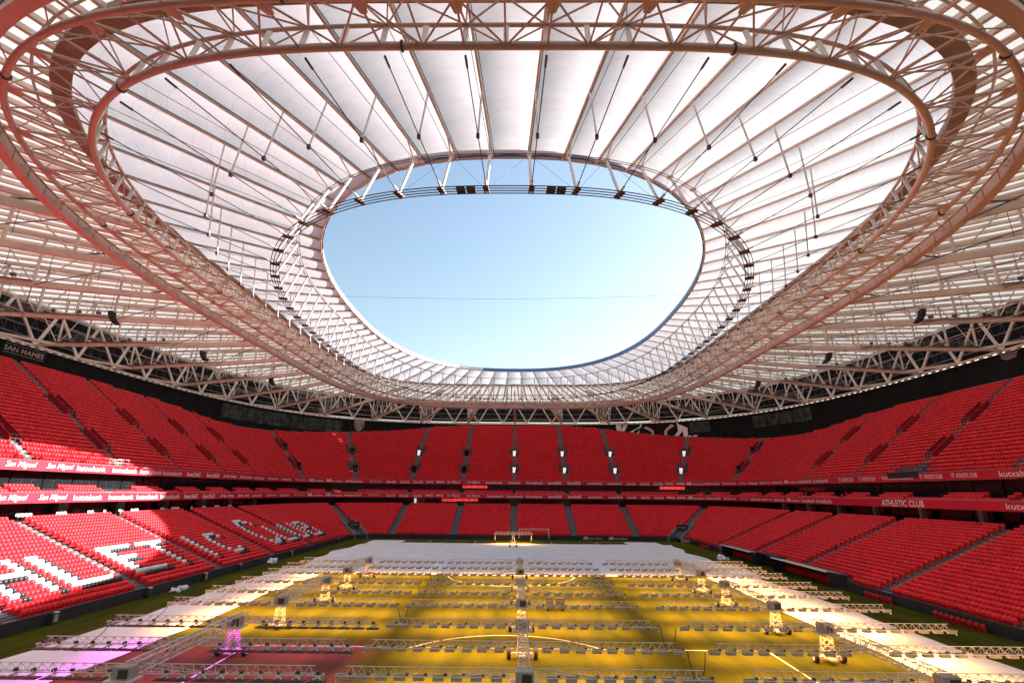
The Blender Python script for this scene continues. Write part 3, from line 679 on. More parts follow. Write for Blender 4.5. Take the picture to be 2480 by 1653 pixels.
# ------------------------------------------------------------------ decoration of the back wall
def wall_hit(u, v):
    d = ray(u, v); lo, hi = 10.0, 400.0
    for _ in range(50):
        s = (lo+hi)/2; P = CAM+s*d
        if wall_in(P[0], P[1]): lo = s
        else: hi = s
    return CAM+lo*d
def wall_n(P):
    g = np.array([np.sign(P[0])*abs(P[0]/85)**2.1/85, np.sign(P[1])*abs(P[1]/105)**2.1/105]); return g/np.linalg.norm(g)
def wall_poly(name, pts, matname, parent=bwall, t=.06, o=.1):
    P = [wall_hit(*q) for q in pts]; b = MB(); n = wall_n(np.mean(P, 0)); n3 = np.array([n[0], n[1], 0])
    k = len(P); b.v = [tuple(q-n3*o) for q in P]+[tuple(q-n3*(o-t)) for q in P]
    b.f = [tuple(range(k))[::-1], tuple(range(k, 2*k))]+[(i, (i+1) % k, k+(i+1) % k, k+i) for i in range(k)]; b.m = [0]*len(b.f)
    return b.local(name, M[matname], parent)
A, Bq = wall_hit(8, 839), wall_hit(105, 862); c = (A+Bq)/2
put_text('stadium_lettering', bwall, 'SAN MAMES', (c[0]+.15, c[1], 34.2), (0, 1), np.hypot(*(Bq-A)[:2]), .85, 0, .01, 'letter_grey')
for dz in (.75, -.75):
    b = MB(); b.box((c[0]+.14, c[1]+.1, 34.2+dz), (.05, np.hypot(*(Bq-A)[:2])*1.02, .05)); b.build('lettering_rule', M['letter_grey'], bwall)
A = wall_hit(869, 1034); n = wall_n(A); put = np.array([A[0]-n[0]*.25, A[1]-n[1]*.25, 33.2]); ex = (n[1], -n[0])
shield(bwall, put, ex, 3.4, 3.7, 'letter_grey', n)
Z2 = lambda x, y: (1230+.23375*x, 1000+.23375*y)
for poly in ([(1128, 105), (1172, 105), (1175, 170), (1205, 105), (1250, 105), (1195, 212), (1138, 210), (1118, 145)], [(1385, 97), (1395, 97), (1380, 145), (1310, 180), (1290, 220), (1255, 222), (1270, 190), (1360, 145)], [(1370, 165), (1355, 205), (1392, 235), (1345, 222), (1340, 205)], [(1728, 75), (1745, 72), (1765, 110), (1860, 150), (1866, 225), (1850, 262), (1825, 262), (1812, 180), (1760, 250), (1705, 258), (1765, 185), (1755, 125)], [(1868, 232), (1905, 232), (1908, 262), (1880, 262)], [(1925, 228), (1968, 226), (1948, 258), (1905, 260)], [(1556, 85), (1566, 85), (1562, 118)]):
    wall_poly('mural_shape', [Z2(*q) for q in poly], 'letter_pink' if poly[0][0] == 1556 else 'letter')
for poly in ([(1402, 150), (1440, 138), (1512, 180), (1514, 245), (1492, 240), (1488, 192)], [(1622, 180), (1690, 110), (1728, 132), (1690, 152), (1652, 185), (1648, 245), (1622, 245)]):
    wall_poly('mural_shape', [Z2(*q) for q in poly], 'letter_pink')
for k in range(6):
    yy = 843+k*4.6; wall_poly('wave_stripe', [(2418+k*1.6, yy), (2440, yy+3.0), (2468-k, yy-5.5), (2468-k, yy-3.6), (2440, yy+5.0), (2418+k*1.6, yy+2.0)], 'letter_grey')
def wall_window(u0, u1, z0, z1, nc, nr, label):
    P0, P1 = wall_hit(u0, 1010), wall_hit(u1, 1010)
    idx = [wall_hit(u0+(u1-u0)*k/nc, 1010) for k in range(nc+1)]
    c = np.mean(idx, 0); e = empty('glazed_opening', (c[0], c[1], z0), label, 'window')
    for k in range(nc):
        A, Bq = idx[k], idx[k+1]; n = wall_n((A+Bq)/2); A = A-np.array([n[0], n[1], 0])*.12; Bq = Bq-np.array([n[0], n[1], 0])*.12
        for r_ in range(nr):
            za = z0+(z1-z0)*r_/nr+.05; zb = z0+(z1-z0)*(r_+1)/nr-.05; a_ = A+(Bq-A)*.04; b_ = A+(Bq-A)*.96
            m = MB(); m.prism([(0, za), (1, za), (1, zb), (0, zb)], (a_[0], a_[1], 0), ((b_-a_)[0], (b_-a_)[1], 0), (0, 0, 1), (-n[0], -n[1], 0), .03); m.build('pane', M['glass_green'], e)
    return e
wall_window(532, 830, 30.6, 34.6, 14, 3, 'long dark green gridded window in the black wall left of the crest')
wall_window(1822, 1968, 31.0, 34.6, 9, 3, 'long dark green gridded window in the black wall over the right stand')
wall_window(1668, 1718, 31.2, 34.8, 4, 3, 'short dark green gridded window beside the white mural')

# ================================================================== ROOF
N = 72
T1 = ring3(36.8, 58.1, 3.9, 2*N, 35.4, 1.0)      # even index = cable node, odd = between
T2 = ring3(39.5, 61.1, 4.35, 2*N, 35.3, 1.0)
T3 = ring3(36.6, 57.7, 3.9, 2*N, 37.35, 1.0)
OE = ring3(26.8, 41.7, 2.42, N, 40.35, 0.5)       # membrane edge at the opening
UC = ring3(28.7, 43.9, 2.55, N, 39.0, 0.5)       # upper cable ring
LR = ring3(30.0, 46.1, 2.6, N, 34.15, 0.5)       # lower cable ring
MO = ring3(39.5, 57.2, 4.4, N, 39.95, 0.5)       # outer edge of the membrane
dense = lambda a, b_, n, z, m=288: ring3(a, b_, n, m, z)
e = empty('compression_ring', (0, 0, 35.4), 'huge oval cream tubular ring truss carrying the inner roof', 'ring truss')
sweep('inner_chord', dense(36.8, 58.1, 3.9, 35.4), .235, 'steel_ring', e, 12)
sweep('outer_chord', dense(39.5, 61.1, 4.35, 35.3), .205, 'steel_ring', e, 12)
sweep('top_chord', dense(36.6, 57.7, 3.9, 37.35), .125, 'steel_ring', e, 10)
for i in range(N):
    k, h, k2, hp = 2*i, 2*i+1, (2*i+2) % (2*N), (2*i-1) % (2*N)
    bar('post', e, T1[k], T3[k], .15, 'white_steel', 'box', .06); bar('post', e, T1[h], T3[h], .15, 'white_steel', 'box', .06)
    bar('web_diagonal', e, T1[h], T2[k], .062, 'steel_ring'); bar('web_diagonal', e, T1[h], T2[k2], .062, 'steel_ring')
    bar('web_strut', e, T1[k], T2[k], .068, 'steel_ring'); bar('web_strut', e, T1[h], T2[h], .06, 'steel_ring')
    bar('brace', e, T3[k], T1[h], .055, 'steel_ring'); bar('brace', e, T3[k], T1[hp], .055, 'steel_ring')
    bar('upper_diagonal', e, T3[k], T2[h], .06, 'steel_ring'); bar('upper_diagonal', e, T3[k], T2[hp], .06, 'steel_ring')
    bar('upper_strut', e, T3[k], T2[k], .07, 'steel_ring')
    # gusset at the outer chord, flange ring now and then on the inner chord
    b = MB(); d = T1[k]-T2[k]; d = d/np.linalg.norm(d); tt = np.array([-d[1], d[0], 0]); P = T2[k]
    b.prism([(-.45, .1), (.45, .1), (.18, .95), (-.18, .95)], P-np.array([0, 0, .04]), tt, d, (0, 0, 1), .07); b.build('gusset', M['steel_ring'], e)
    if i % 4 == 0:
        for ring, rr in ((T1, .32), (T2, .29)):
            A = ring[h]; d = ring[(h+1) % (2*N)]-ring[h-1]; d /= np.linalg.norm(d)
            q = h if ring is T1 else (h+2) % (2*N)
            A = ring[q]*.5+ring[(q+1) % (2*N)]*.5; bar('flange', e, A-d*.06, A+d*.06, rr, 'dark_steel', 'cyl12')
for i in range(N):
    k = 2*i; gq = ring3(42.5, 63.8, 3.5, N, 35.1, .5)[i]
    bar('link_strut', e, T2[k], gq, .085, 'steel'); bar('gutter_post', e, T3[k], MO[i]-np.array([0, 0, .15]), .05, 'steel')
    bar('gutter_brace', e, T2[k], MO[i]-np.array([0, 0, .15]), .045, 'steel_ring'); bar('link_diagonal', e, T2[2*i+1], gq, .04, 'steel_ring')
# lower (tension) cable ring
e = empty('tension_ring', (0, 0, 34.15), 'oval ring of four black cables with brown clamps hanging under the roof opening', 'cable ring')
for k in range(4):
    d = (k-1.5)*.17; sweep('ring_cable', dense(30.0-d*1.6, 46.1-d*1.6, 2.6, 34.15-d*.25), .042, 'cable', e, 6)
for i in range(N):
    A = LR[i]; n = np.array([A[0]/30.0**2, A[1]/46.1**2, 0]); n /= np.linalg.norm(n); rz = math.atan2(n[1], n[0])
    b = MB()
    for q in (-.13, 0, .13): b.box((A[0]-n[1]*q*1.3, A[1]+n[0]*q*1.3, A[2]-.02), (.95, .09, .17), 0, rz)
    b.box((A[0], A[1], A[2]+.1), (.8, .36, .06), 0, rz); b.build('clamp', M['rust'], e)
for i in (2, 34, 36, 69):
    A = LR[i]*.55+LR[(i+1) % N]*.45; d = LR[(i+1) % N]-LR[i]; d /= np.linalg.norm(d); rz = math.atan2(d[1], d[0]); b = MB(); n = np.array([d[1], -d[0]])
    for q in (-1.5, -.5, .5, 1.5):
        for z in (-.4, .4): b.box((A[0]+n[0]*q*.24+d[0]*z, A[1]+n[1]*q*.24+d[1]*z, A[2]), (.7, .17, .17), 0, rz)
    b.build('cable_coupler', M['cable'], e)
e = empty('upper_cable_ring', (0, 0, 39.0), 'thin upper oval cable ring tying the heads of the flying struts', 'cable ring')
for d in (-.12, .12): sweep('ring_cable', dense(28.7+d, 43.9+d, 2.55, 39.0), .035, 'cable', e, 5)
for i in range(N):
    A = UC[i]; b = MB(); n = np.array([A[0]/28.7**2, A[1]/43.9**2]); n /= np.linalg.norm(n); b.box((A[0], A[1], A[2]), (.5, .42, .16), 0, math.atan2(n[1], n[0])); b.build('node', M['white_steel'], e)
    j = (i+1) % N
    bar('bracing_cable', e, UC[i] if i % 2 else LR[i], LR[j] if i % 2 else UC[j], .014, 'cable_grey', 'cyl4')
# radial cable trusses
for i in range(N):
    A = T1[2*i]; o = OE[i]; l = LR[i]; uc = UC[i]; mo = MO[i]; d = l-A; sock = A+d/np.linalg.norm(d)*.5-np.array([0, 0, .12])
    q = empty('radial_cable_truss', tuple(sock), 'radial roof cable with flying strut and grey membrane beam', 'cable truss', 'radial cable trusses of the inner roof')
    tq = np.cross(o-mo, (0, 0, 1.0)); tq /= np.linalg.norm(tq)
    bar('membrane_beam', q, mo-np.array([0, 0, .05]), o-np.array([0, 0, .10]), .075, 'steel', 'box', .1)
    bar('beam_rail', q, mo+tq*.17, o+tq*.17-np.array([0, 0, .04]), .035, 'dark_steel', 'cyl4')
    bar('lower_cable', q, sock, l+np.array([0, 0, .12]), .036, 'cable', 'cyl6')
    bar('upper_cable', q, T3[2*i]+np.array([0, 0, .05]), uc, .024, 'cable_grey', 'cyl5')
    bar('cable_socket', q, sock, sock+d/np.linalg.norm(d)*.75, .075, 'dark_steel', 'cyl8')
    bar('ring_socket', q, l+np.array([0, 0, .1]), l-d/np.linalg.norm(d)*.9+np.array([0, 0, .1]), .1, 'white_steel', 'cyl6')
    bar('flying_strut', q, l+np.array([0, 0, .15]), uc, .125, 'white_steel', 'cyl8')
    bar('strut_head', q, uc, (o*.78+mo*.22)-np.array([0, 0, .2]), .06, 'white_steel', 'cyl5')
    m1 = sock+(l-sock)*.52; m2 = mo+(o-mo)*.47-np.array([0, 0, .2]); bar('mid_strut', q, m1, m2, .075, 'white_steel', 'cyl6')
    b = MB(); b.box(tuple(m1), (.22, .22, .3)); b.build('strut_clamp', M['rust'], q)
# membrane panels
e = empty('membrane_roof', (0, 0, 40), 'white translucent fabric roof stretched in panels round the oval opening', 'roof')
NU, NVv = 8, 14
for i in range(N):
    j = (i+1) % N; V = []; F = []; uvs = []
    for b_ in range(NVv+1):
        t = b_/NVv; P = MO[i]+(OE[i]-MO[i])*t; Q = MO[j]+(OE[j]-MO[j])*t; wd = np.linalg.norm(Q-P)
        for a_ in range(NU+1):
            s = a_/NU; X = P+(Q-P)*s; bul = .11*wd*4*s*(1-s)*(.35+.65*min(1, 4*t*(1-t)+.25)) if 0 < t < 1 else .05*wd*4*s*(1-s)
            V.append((X[0], X[1], X[2]+.05+bul-40)); uvs.append((s, t*15+.5*4*s*(1-s)))
    for b_ in range(NVv):
        for a_ in range(NU): q = b_*(NU+1)+a_; F.append((q, q+1, q+NU+2, q+NU+1))
    me = bpy.data.meshes.new('membrane_panel'); me.from_pydata(V, [], F); me.materials.append(M['membrane']); me.polygons.foreach_set('use_smooth', [True]*len(F))
    uv = me.uv_layers.new(name='UVMap'); li = np.empty(len(me.loops), np.int32); me.loops.foreach_get('vertex_index', li); uv.data.foreach_set('uv', np.array(uvs, np.float32)[li].ravel()); me.update()
    o = link(bpy.data.objects.new('membrane_panel', me)); o.parent = e
sweep('opening_edge_tube', dense(26.85, 41.75, 2.42, 40.3), .12, 'steel_ring', e, 8)
ed = ring3(26.65, 41.55, 2.42, N, 40.42, .5)
for i in range(N):
    A, Bq = ed[i], ed[(i+1) % N]; mid = (A+Bq)/2; b = MB()
    b.v = [(A[0], A[1], .3), (Bq[0], Bq[1], .3), (Bq[0]*1.004, Bq[1]*1.004, 1.05), (A[0]*1.004, A[1]*1.004, 1.05), (A[0]*1.008, A[1]*1.008, .3), (Bq[0]*1.008, Bq[1]*1.008, .3), (Bq[0]*1.01, Bq[1]*1.01, 1.05), (A[0]*1.01, A[1]*1.01, 1.05)]
    b.f = [(0, 1, 2, 3), (5, 4, 7, 6), (3, 2, 6, 7), (0, 3, 7, 4), (1, 5, 6, 2)]; b.m = [0]*5
    white = mid[0] < -9  # sun side painted white, shaded side blue, panel by panel
    b.local('edge_fascia', M['fascia_sunlit'] if white else M['fascia_shaded'], e)
# gutter ring between membrane and outer roof
G1, G2 = dense(39.3, 57.0, 4.4, 39.85), dense(40.3, 58.25, 4.35, 39.98); b = MB()
for i in range(288):
    j = (i+1) % 288; b.quad(G1[i], G1[j], G2[j], G2[i]); b.quad(G1[i], G1[j], G1[j]+np.array([0, 0, .5]), G1[i]+np.array([0, 0, .5])); b.quad(G2[i], G2[j], G2[j]+np.array([0, 0, .5]), G2[i]+np.array([0, 0, .5]))
gut = tag(b.build('gutter_ring', mat('brown_gutter', (0.30, 0.22, 0.16), .6, noise=.25, nscale=.8)), 'broad cream gutter band ringing the outer edge of the white membrane', 'gutter')
gird = empty('ring_girder', (0, 0, 35), 'heavy cream bolted box girder circling just outside the tubular ring', 'girder')
sweep('girder_box', dense(42.5, 63.8, 3.5, 35.1), 0, 'steel_ring', gird, box=(.55, .8))
sweep('girder_flange', dense(42.5, 63.8, 3.5, 34.62), 0, 'steel_ring', gird, box=(.72, .06))
sweep('girder_flange', dense(42.5, 63.8, 3.5, 35.6), 0, 'steel_ring', gird, box=(.72, .06))
gp = ring3(42.5, 63.8, 3.5, 144, 35.1, .5)
for i in range(144):
    A = gp[i]
    if not seen(A, 40): continue
    n = np.array([A[0]/43**2, A[1]/64**2]); n /= np.linalg.norm(n); b = MB(); b.box((A[0], A[1], A[2]), (.68, .05, .80), 0, math.atan2(n[1], n[0])); b.build('stiffener', M['steel_ring'], gird)
# outer roof: rafters and sheets
NR = 216
RI, RO = ring3(40.2, 58.2, 4.35, NR, 40.45, .5), ring3(87.5, 107.5, 3.1, NR, 44.3, .5)
e = empty('outer_roof', (0, 0, 42), 'outer roof of white sheets between close cream radial rafters', 'roof')
for i in range(NR):
    j = (i+1) % NR; P, Q, Rr, S_ = RI[i], RI[j], RO[j], RO[i]
    if not any(seen(q+(q2-q)*t, 250) for q, q2 in ((P, S_),) for t in (0, .5, 1)) and P[1] < -20 and i % 2 == 1 and False: continue
    b = MB()
    for t in range(4):
        a0, a1 = t/4, (t+1)/4; b.quad(P+(S_-P)*a0, Q+(Rr-Q)*a0, Q+(Rr-Q)*a1, P+(S_-P)*a1)
    b.build('roof_sheet', M['panel'], e)
    bar('rafter', e, P-np.array([0, 0, .25]), S_-np.array([0, 0, .25]), .15, 'steel', 'box', .2)
for t, rr in ((.02, .1), (.98, .1)):
    sweep('purlin', [tuple(RI[k]+(RO[k]-RI[k])*t-np.array([0, 0, .68])) for k in range(NR)], rr, 'steel', e, 6)
# outer radial trusses
NT = 36
GI = ring3(42.5, 63.8, 3.5, NT, 34.9); WO = ring3(85.4, 105.4, 3.1, NT, 35.5); WT = ring3(86.5, 106.5, 3.1, NT, 43.6); GIT = ring3(41.2, 62.2, 3.6, NT, 39.7)
WB = ring3(84.6, 104.6, 3.1, 2*NT, 35.75, .5); WBT = ring3(86.0, 106.0, 3.1, 2*NT, 43.4, 0.0)
for i in range(NT):
    g, o, gt, ot = GI[i], WO[i], GIT[i], WT[i]
    node = lambda t, z: np.array([g[0]+(o[0]-g[0])*t, g[1]+(o[1]-g[1])*t, z])
    if not any(seen(node(t, z), 30) for t in (0, .15, .3, .5, .7, .85, 1) for z in (35, 41)): continue
    zt = lambda t: 39.6+(43.4-39.6)*t
    q = empty('roof_truss', tuple(node(.8, 34.6)), 'cream radial roof truss with catwalk between the ring girder and the back wall', 'truss', 'radial roof trusses')
    ts = [0.0, .1, .34, .56, .79]; zs = [34.95, 34.85, 34.75, 34.7, 34.65]
    for k in range(4):
        bar('bottom_chord', q, node(ts[k], zs[k]), node(ts[k+1], zs[k+1]), .22, 'steel', 'box', .36 if k < 2 else .32)
    for nb in (WB[(2*i-1) % (2*NT)], WB[2*i]): bar('fork_chord', q, node(.79, 34.65), nb, .2, 'steel', 'box', .22)
    bar('top_chord', q, node(0.0, zt(0)), node(1.0, zt(1)), .18, 'steel', 'box', .22)
    for k, t in enumerate((.1, .22, .34, .45, .56, .68, .79)): bar('truss_post', q, node(t, np.interp(t, ts, zs)), node(t, zt(t)), .1, 'steel', 'box', .13)
    for a_, c_ in ((.1, .22), (.34, .22), (.34, .45), (.56, .45), (.56, .68), (.79, .68), (.79, .93)): bar('truss_diagonal', q, node(a_, np.interp(a_, ts, zs)), node(c_, zt(c_)-.1), .075, 'steel', 'cyl6')
    bar('end_strut', q, node(.1, 34.9), node(0.0, 36.4), .09, 'dark_steel', 'cyl6')
    j = (i+1) % NT; g2, o2 = GI[j], WO[j]
    nx2 = lambda t, z: np.array([g2[0]+(o2[0]-g2[0])*t, g2[1]+(o2[1]-g2[1])*t, z])
    bar('tie_rod', q, node(.0, 34.6), nx2(.34, 34.6), .06, 'dark_steel', 'cyl6'); bar('tie_rod', q, node(.34, 34.6), nx2(.6, 34.6), .055, 'dark_steel', 'cyl6')
    d = node(.5, 0)-node(.4, 0); d /= np.linalg.norm(d); tt = np.array([-d[1], d[0], 0]); b = MB()
    A0, A1 = node(.34, 35.05), node(.8, 35.05); L = np.linalg.norm(A1-A0)
    b.quad(A0-tt*.55, A1-tt*.55, A1+tt*.55, A0+tt*.55)
    for sg in (-.55, .55):
        for h in (.55, 1.1): b.bar(A0+tt*sg+np.array([0, 0, h]), A1+tt*sg+np.array([0, 0, h]), .025, 4)
        for k in range(int(L/1.6)): P = A0+d*k*1.6+tt*sg; b.bar(P, P+np.array([0, 0, 1.1]), .02, 4)
    b.build('catwalk', M['rail'], q)
    for k in range(6):
        P = node(.37+.07*k+random.random()*.02, 35.6); b = MB(); b.box((P[0], P[1], P[2]), (.4, .45, .4), 0, random.random()); b.bar(P, P-np.array([0, 0, .5]), .04, 5); b.build('floodlight', M['dark_steel'], q)
        P = node(.2+.09*k+random.random()*.03, 36.0); bar('hanger', q, P, P+np.array([0, 0, 3.7]), .03, 'dark_steel', 'cyl4')
e = empty('perimeter_truss', (0, 105, 35.7), 'zigzag perimeter truss of cream struts standing along the top of the black wall', 'truss')
for i in range(2*NT):
    A = WB[i]; b0, b1 = WBT[i], WBT[(i+1) % (2*NT)]
    if not seen(A, 120) and not seen(b0, 120): continue
    bar('raking_strut', e, A, b0, .19, 'steel', 'box', .19); bar('raking_strut', e, A, b1, .19, 'steel', 'box', .19)
sweep('base_beam', dense(84.6, 104.6, 3.1, 35.65, 144), 0, 'steel', e, box=(.5, .34))
sweep('head_beam', dense(86.0, 106.0, 3.1, 43.4, 144), 0, 'steel', e, box=(.4, .4))
for z, rr, a_ in ((37.4, .07, 86.4), (39.3, .07, 86.8), (41.2, .07, 87.2)): sweep('ring_rail', dense(a_, a_+20, 3.1, z, 144), rr, 'rail', e, 5)
z1 = ring3(86.4, 106.4, 3.1, 288, 37.4); z2 = ring3(87.2, 107.2, 3.1, 288, 41.2, .5)
b = MB()
for i in range(288):
    if seen(z1[i], 60): b.bar(z1[i], z2[i], .035, 4); b.bar(z2[i], z1[(i+1) % 288], .035, 4)
b.build('lattice_bracing', M['dark_steel'], e)
b = MB(); slit = ring3(85.0, 105.0, 3.1, 720, 35.35)
for i in range(0, 720, 2):
    A = slit[i]; b.box((A[0], A[1], 35.42), (.5, .5, .26), 0, 0)
b.build('slit_block', M['steel'], e)
# circumferential pipe and spider camera cable
for sgn in (-1, 1):
    A = px_z(1240+sgn*1240, 815, 34.4); o = sweep('sprinkler_pipe', [tuple(p_) for p_ in ring3(66, 86, 3.3, 288, 34.35)[(0 if sgn > 0 else 150):(100 if sgn > 0 else 288)]], .06, 'steel_ring', None, 5, False)
    tag(o, 'thin cream pipe running level under the roof trusses of the ' + ('right' if sgn > 0 else 'left') + ' stand', 'pipe')
cpts = []
A, Bq = px_z(800, 716, 39.6), px_z(1690, 712, 39.6)
for k in range(25):
    t = k/24; P = A+(Bq-A)*t; P[2] -= 1.0*4*t*(1-t)*.6; cpts.append(tuple(P))
tag(sweep('overhead_cable', cpts, .02, 'cable_grey', None, 4, False), 'thin camera cable sagging across the roof opening', 'cable')
# loudspeaker clusters under the trusses
for k, (u, v) in enumerate(((268, 772), (489, 864), (2236, 768), (2010, 868), (1838, 932), (655, 925))):
    P = px_z(u, v, 33.9); dirn = np.array([-P[0], -P[1]*.6]); dirn /= np.linalg.norm(dirn); rz = math.atan2(dirn[1], dirn[0])
    nm = ('first', 'second', 'third')[0]
    e = empty('speaker_cluster', tuple(P), 'black curved loudspeaker array hanging under the roof trusses', 'loudspeaker', 'hanging loudspeaker arrays')
    for q in range(6):
        a = R(4+q*10); b = MB(); C = P+np.array([dirn[0]*(.25*q*q*.12), dirn[1]*(.25*q*q*.12), .9-.29*q]); b.box(tuple(C), (.55, .95, .27), 0, rz); b.build('speaker_box', M['speaker'], e)
    for sg in (-.4, .4): bar('hanger', e, P+np.array([-dirn[1]*sg, dirn[0]*sg, 1.0]), P+np.array([-dirn[1]*sg, dirn[0]*sg, 6.0]), .025, 'cable', 'cyl4')

# ================================================================== GROW-LIGHT RIGS
def lattice(b, A, B_, w_, h_, n, r=.025, rd=.014):
    """triangular lattice beam: two lower chords, one upper chord"""
    A = np.asarray(A, float); B_ = np.asarray(B_, float); d = (B_-A)/np.linalg.norm(B_-A); t = np.array([-d[1], d[0], 0]); up = np.array([0, 0, h_])
    b.bar(A-t*w_/2, B_-t*w_/2, r, 5); b.bar(A+t*w_/2, B_+t*w_/2, r, 5); b.bar(A+up, B_+up, r, 5)
    for k in range(n):
        p0 = A+(B_-A)*k/n; p1 = A+(B_-A)*(k+1)/n; m = (p0+p1)/2+up
        for sg in (-1, 1):
            b.bar(p0+t*sg*w_/2, m, rd, 4); b.bar(m, p1+t*sg*w_/2, rd, 4)
        b.bar(p0-t*w_/2, p1+t*w_/2, rd, 4)
def square_lattice(b, A, B_, w_, h_, n, r=.032, rd=.017):
    A = np.asarray(A, float); B_ = np.asarray(B_, float); d = (B_-A)/np.linalg.norm(B_-A); t = np.array([-d[1], d[0], 0])*w_/2; up = np.array([0, 0, h_])
    C = [lambda P: P-t, lambda P: P+t, lambda P: P+t+up, lambda P: P-t+up]
    for c in C: b.bar(c(A), c(B_), r, 6)
    for k in range(n):
        p0 = A+(B_-A)*k/n; p1 = A+(B_-A)*(k+1)/n
        for q in range(4):
            c0, c1 = C[q], C[(q+1) % 4]
            (b.bar(c0(p0), c1(p1), rd, 4) if k % 2 else b.bar(c1(p0), c0(p1), rd, 4)); b.bar(c0(p0), c1(p0), rd, 4)
lm = MB(); lm.box((0, 0, .01), (.60, .28, .16)); lm.box((0, .12, .13), (.58, .05, .06)); lm.box((.36, .2, .12), (.16, .16, .18), 1); lm.quad((-.27, -.12, -.074), (-.27, .12, -.074), (.27, .12, -.074), (.27, -.12, -.074), 2)
LAMP = lm.mesh('lamp', [M['lampbox'], M['olive'], M['lens']])
ll = MB(); ll.box((0, 0, -.05), (.95, .5, .05)); ll.bar((-.25, 0, .02), (.25, .12, .2), .05, 6, 1); ll.bar((.2, 0, .02), (-.1, .12, .26), .045, 6, 1); ll.box((0, .1, .3), (.18, .16, .2)); ll.quad((-.4, -.2, -.08), (-.4, .2, -.08), (.4, .2, -.08), (.4, -.2, -.08), 2)
LED = ll.mesh('led_lamp', [M['olive'], M['alu'], M['lens_pink']])
wm = MB()
for k in range(14):
    a0, a1 = 2*math.pi*k/14, 2*math.pi*(k+1)/14
    for (r0, x0, r1, x1, m_) in ((.34, -.13, .34, .13, 0), (.34, .13, .2, .15, 0), (.2, .15, .02, .1, 1), (.2, -.15, .34, -.13, 0), (.02, -.1, .2, -.15, 1)):
        wm.quad((x0, r0*math.cos(a0), r0*math.sin(a0)), (x0, r0*math.cos(a1), r0*math.sin(a1)), (x1, r1*math.cos(a1), r1*math.sin(a1)), (x1, r1*math.cos(a0), r1*math.sin(a0)), m_)
WHEEL = wm.mesh('wheel', [M['rubber'], M['alu']])
BOOM_L = 20.6
def place_child(name, me, parent, loc, rz=0):
    o = bpy.data.objects.new(name, me); link(o); o.parent = parent; o.location = Vector(loc)-poff(parent); o.rotation_euler = (0, 0, rz); return o
def rig(cx_, ybooms, led, label, lit_power, towers):
    e = empty('grow_light_rig', (cx_, (ybooms[0]+ybooms[-1])/2, 0), label, 'grow light', 'grow light rigs on the pitch')
    zb = 1.95
    b = MB(); square_lattice(b, (cx_, ybooms[0]-.6, zb+.05), (cx_, ybooms[-1]+.5, zb+.05), .62, .62, 22); b.build('spine', M['alu'], e)
    for ti, ty in enumerate(towers):
        tw = empty('tower', Vector((cx_, ty, 0))-poff(e)); tw.parent = e
        b = MB()
        for sx in (-1, 1):
            for sy in (-1, 1):
                b.bar((cx_+sx*.42, ty+sy*.35, .3), (cx_+sx*.24, ty+sy*.2, zb), .04, 5)
            for k in range(4):
                za, zz = .3+k*.4, .7+k*.4; f0 = .42-.18*(za-.3)/1.65; f1 = .42-.18*(zz-.3)/1.65
                b.bar((cx_+sx*f0, ty-.35, za), (cx_+sx*f1, ty+.3, zz), .022, 4)
        for k in range(4):
            za, zz = .3+k*.4, .7+k*.4; f0 = .42-.18*(za-.3)/1.65; f1 = .42-.18*(zz-.3)/1.65
            for sy in (-1, 1): b.bar((cx_-f0, ty+sy*.33, za), (cx_+f1, ty+sy*.28, zz), .022, 4); b.bar((cx_-f1, ty+sy*.28, zz), (cx_+f1, ty+sy*.28, zz), .022, 4)
        b.box((cx_, ty, .36), (1.5, .14, .12)); b.box((cx_, ty, .30), (.5, 1.3, .10)); b.bar((cx_-.9, ty, .34), (cx_+.9, ty, .34), .05, 6)
        b.build('tower_frame', M['alu'], tw)
        for sx in (-1, 1): place_child('wheel', WHEEL, tw, (cx_+sx*.98, ty, .34))
        b = MB(); b.box((cx_, ty-.05, zb+.3), (.95, .7, .62)); b.build('control_box', M['lampbox'], tw)
        b = MB(); b.box((cx_+.12, ty-.42, zb+.3), (.5, .05, .42)); b.build('box_door', M['olive'], tw)
        b = MB(); b.box((cx_, ty-.1, zb-.02), (1.5, 1.0, .08)); b.build('platform', M['alu'], tw)
    for bi, y in enumerate(ybooms):
        bm = empty('boom', Vector((cx_, y, zb))-poff(e)); bm.parent = e
        for sg in (-1, 1):
            b = MB(); xe = cx_+sg*BOOM_L/2; lattice(b, (cx_+sg*.35, y, zb), (xe-sg*.5, y, zb), .34, .42, 16); b.bar((xe-sg*.5, y-.17, zb), (xe, y-.17, zb), .03, 4); b.bar((xe-sg*.5, y+.17, zb), (xe, y+.17, zb), .03, 4); b.bar((xe, y-.17, zb), (xe, y+.17, zb), .03, 4); b.bar((xe, y, zb), (xe, y, zb-.35), .03, 4)
            b.bar((cx_+sg*.5, y-.3, zb+.35), (cx_+sg*3.6, y-.12, zb+.02), .025, 4); b.bar((cx_+sg*.5, y+.3, zb+.35), (cx_+sg*3.6, y+.12, zb+.02), .025, 4)
            b.build('boom_arm', M['alu'], bm)
            for k in range(9):
                x = cx_+sg*(1.55+k*1.05)+random.uniform(-.06, .06); o = place_child('lamp', LED if led else LAMP, bm, (x, y-.05, zb-(.26 if led else .13)), random.uniform(-.03, .03))
        if lit_power:
            ld = bpy.data.lights.new('boom_light', 'AREA'); ld.shape = 'RECTANGLE'; ld.size = BOOM_L-2; ld.size_y = 3.4; ld.energy = lit_power; ld.spread = R(160)
            ld.color = (1.0, .06, 1.0) if led else (1.0, .43, .11); lo = bpy.data.objects.new('boom_light', ld); link(lo); lo.parent = bm; lo.location = (0, 0, -.32 if led else -.28)
    return e
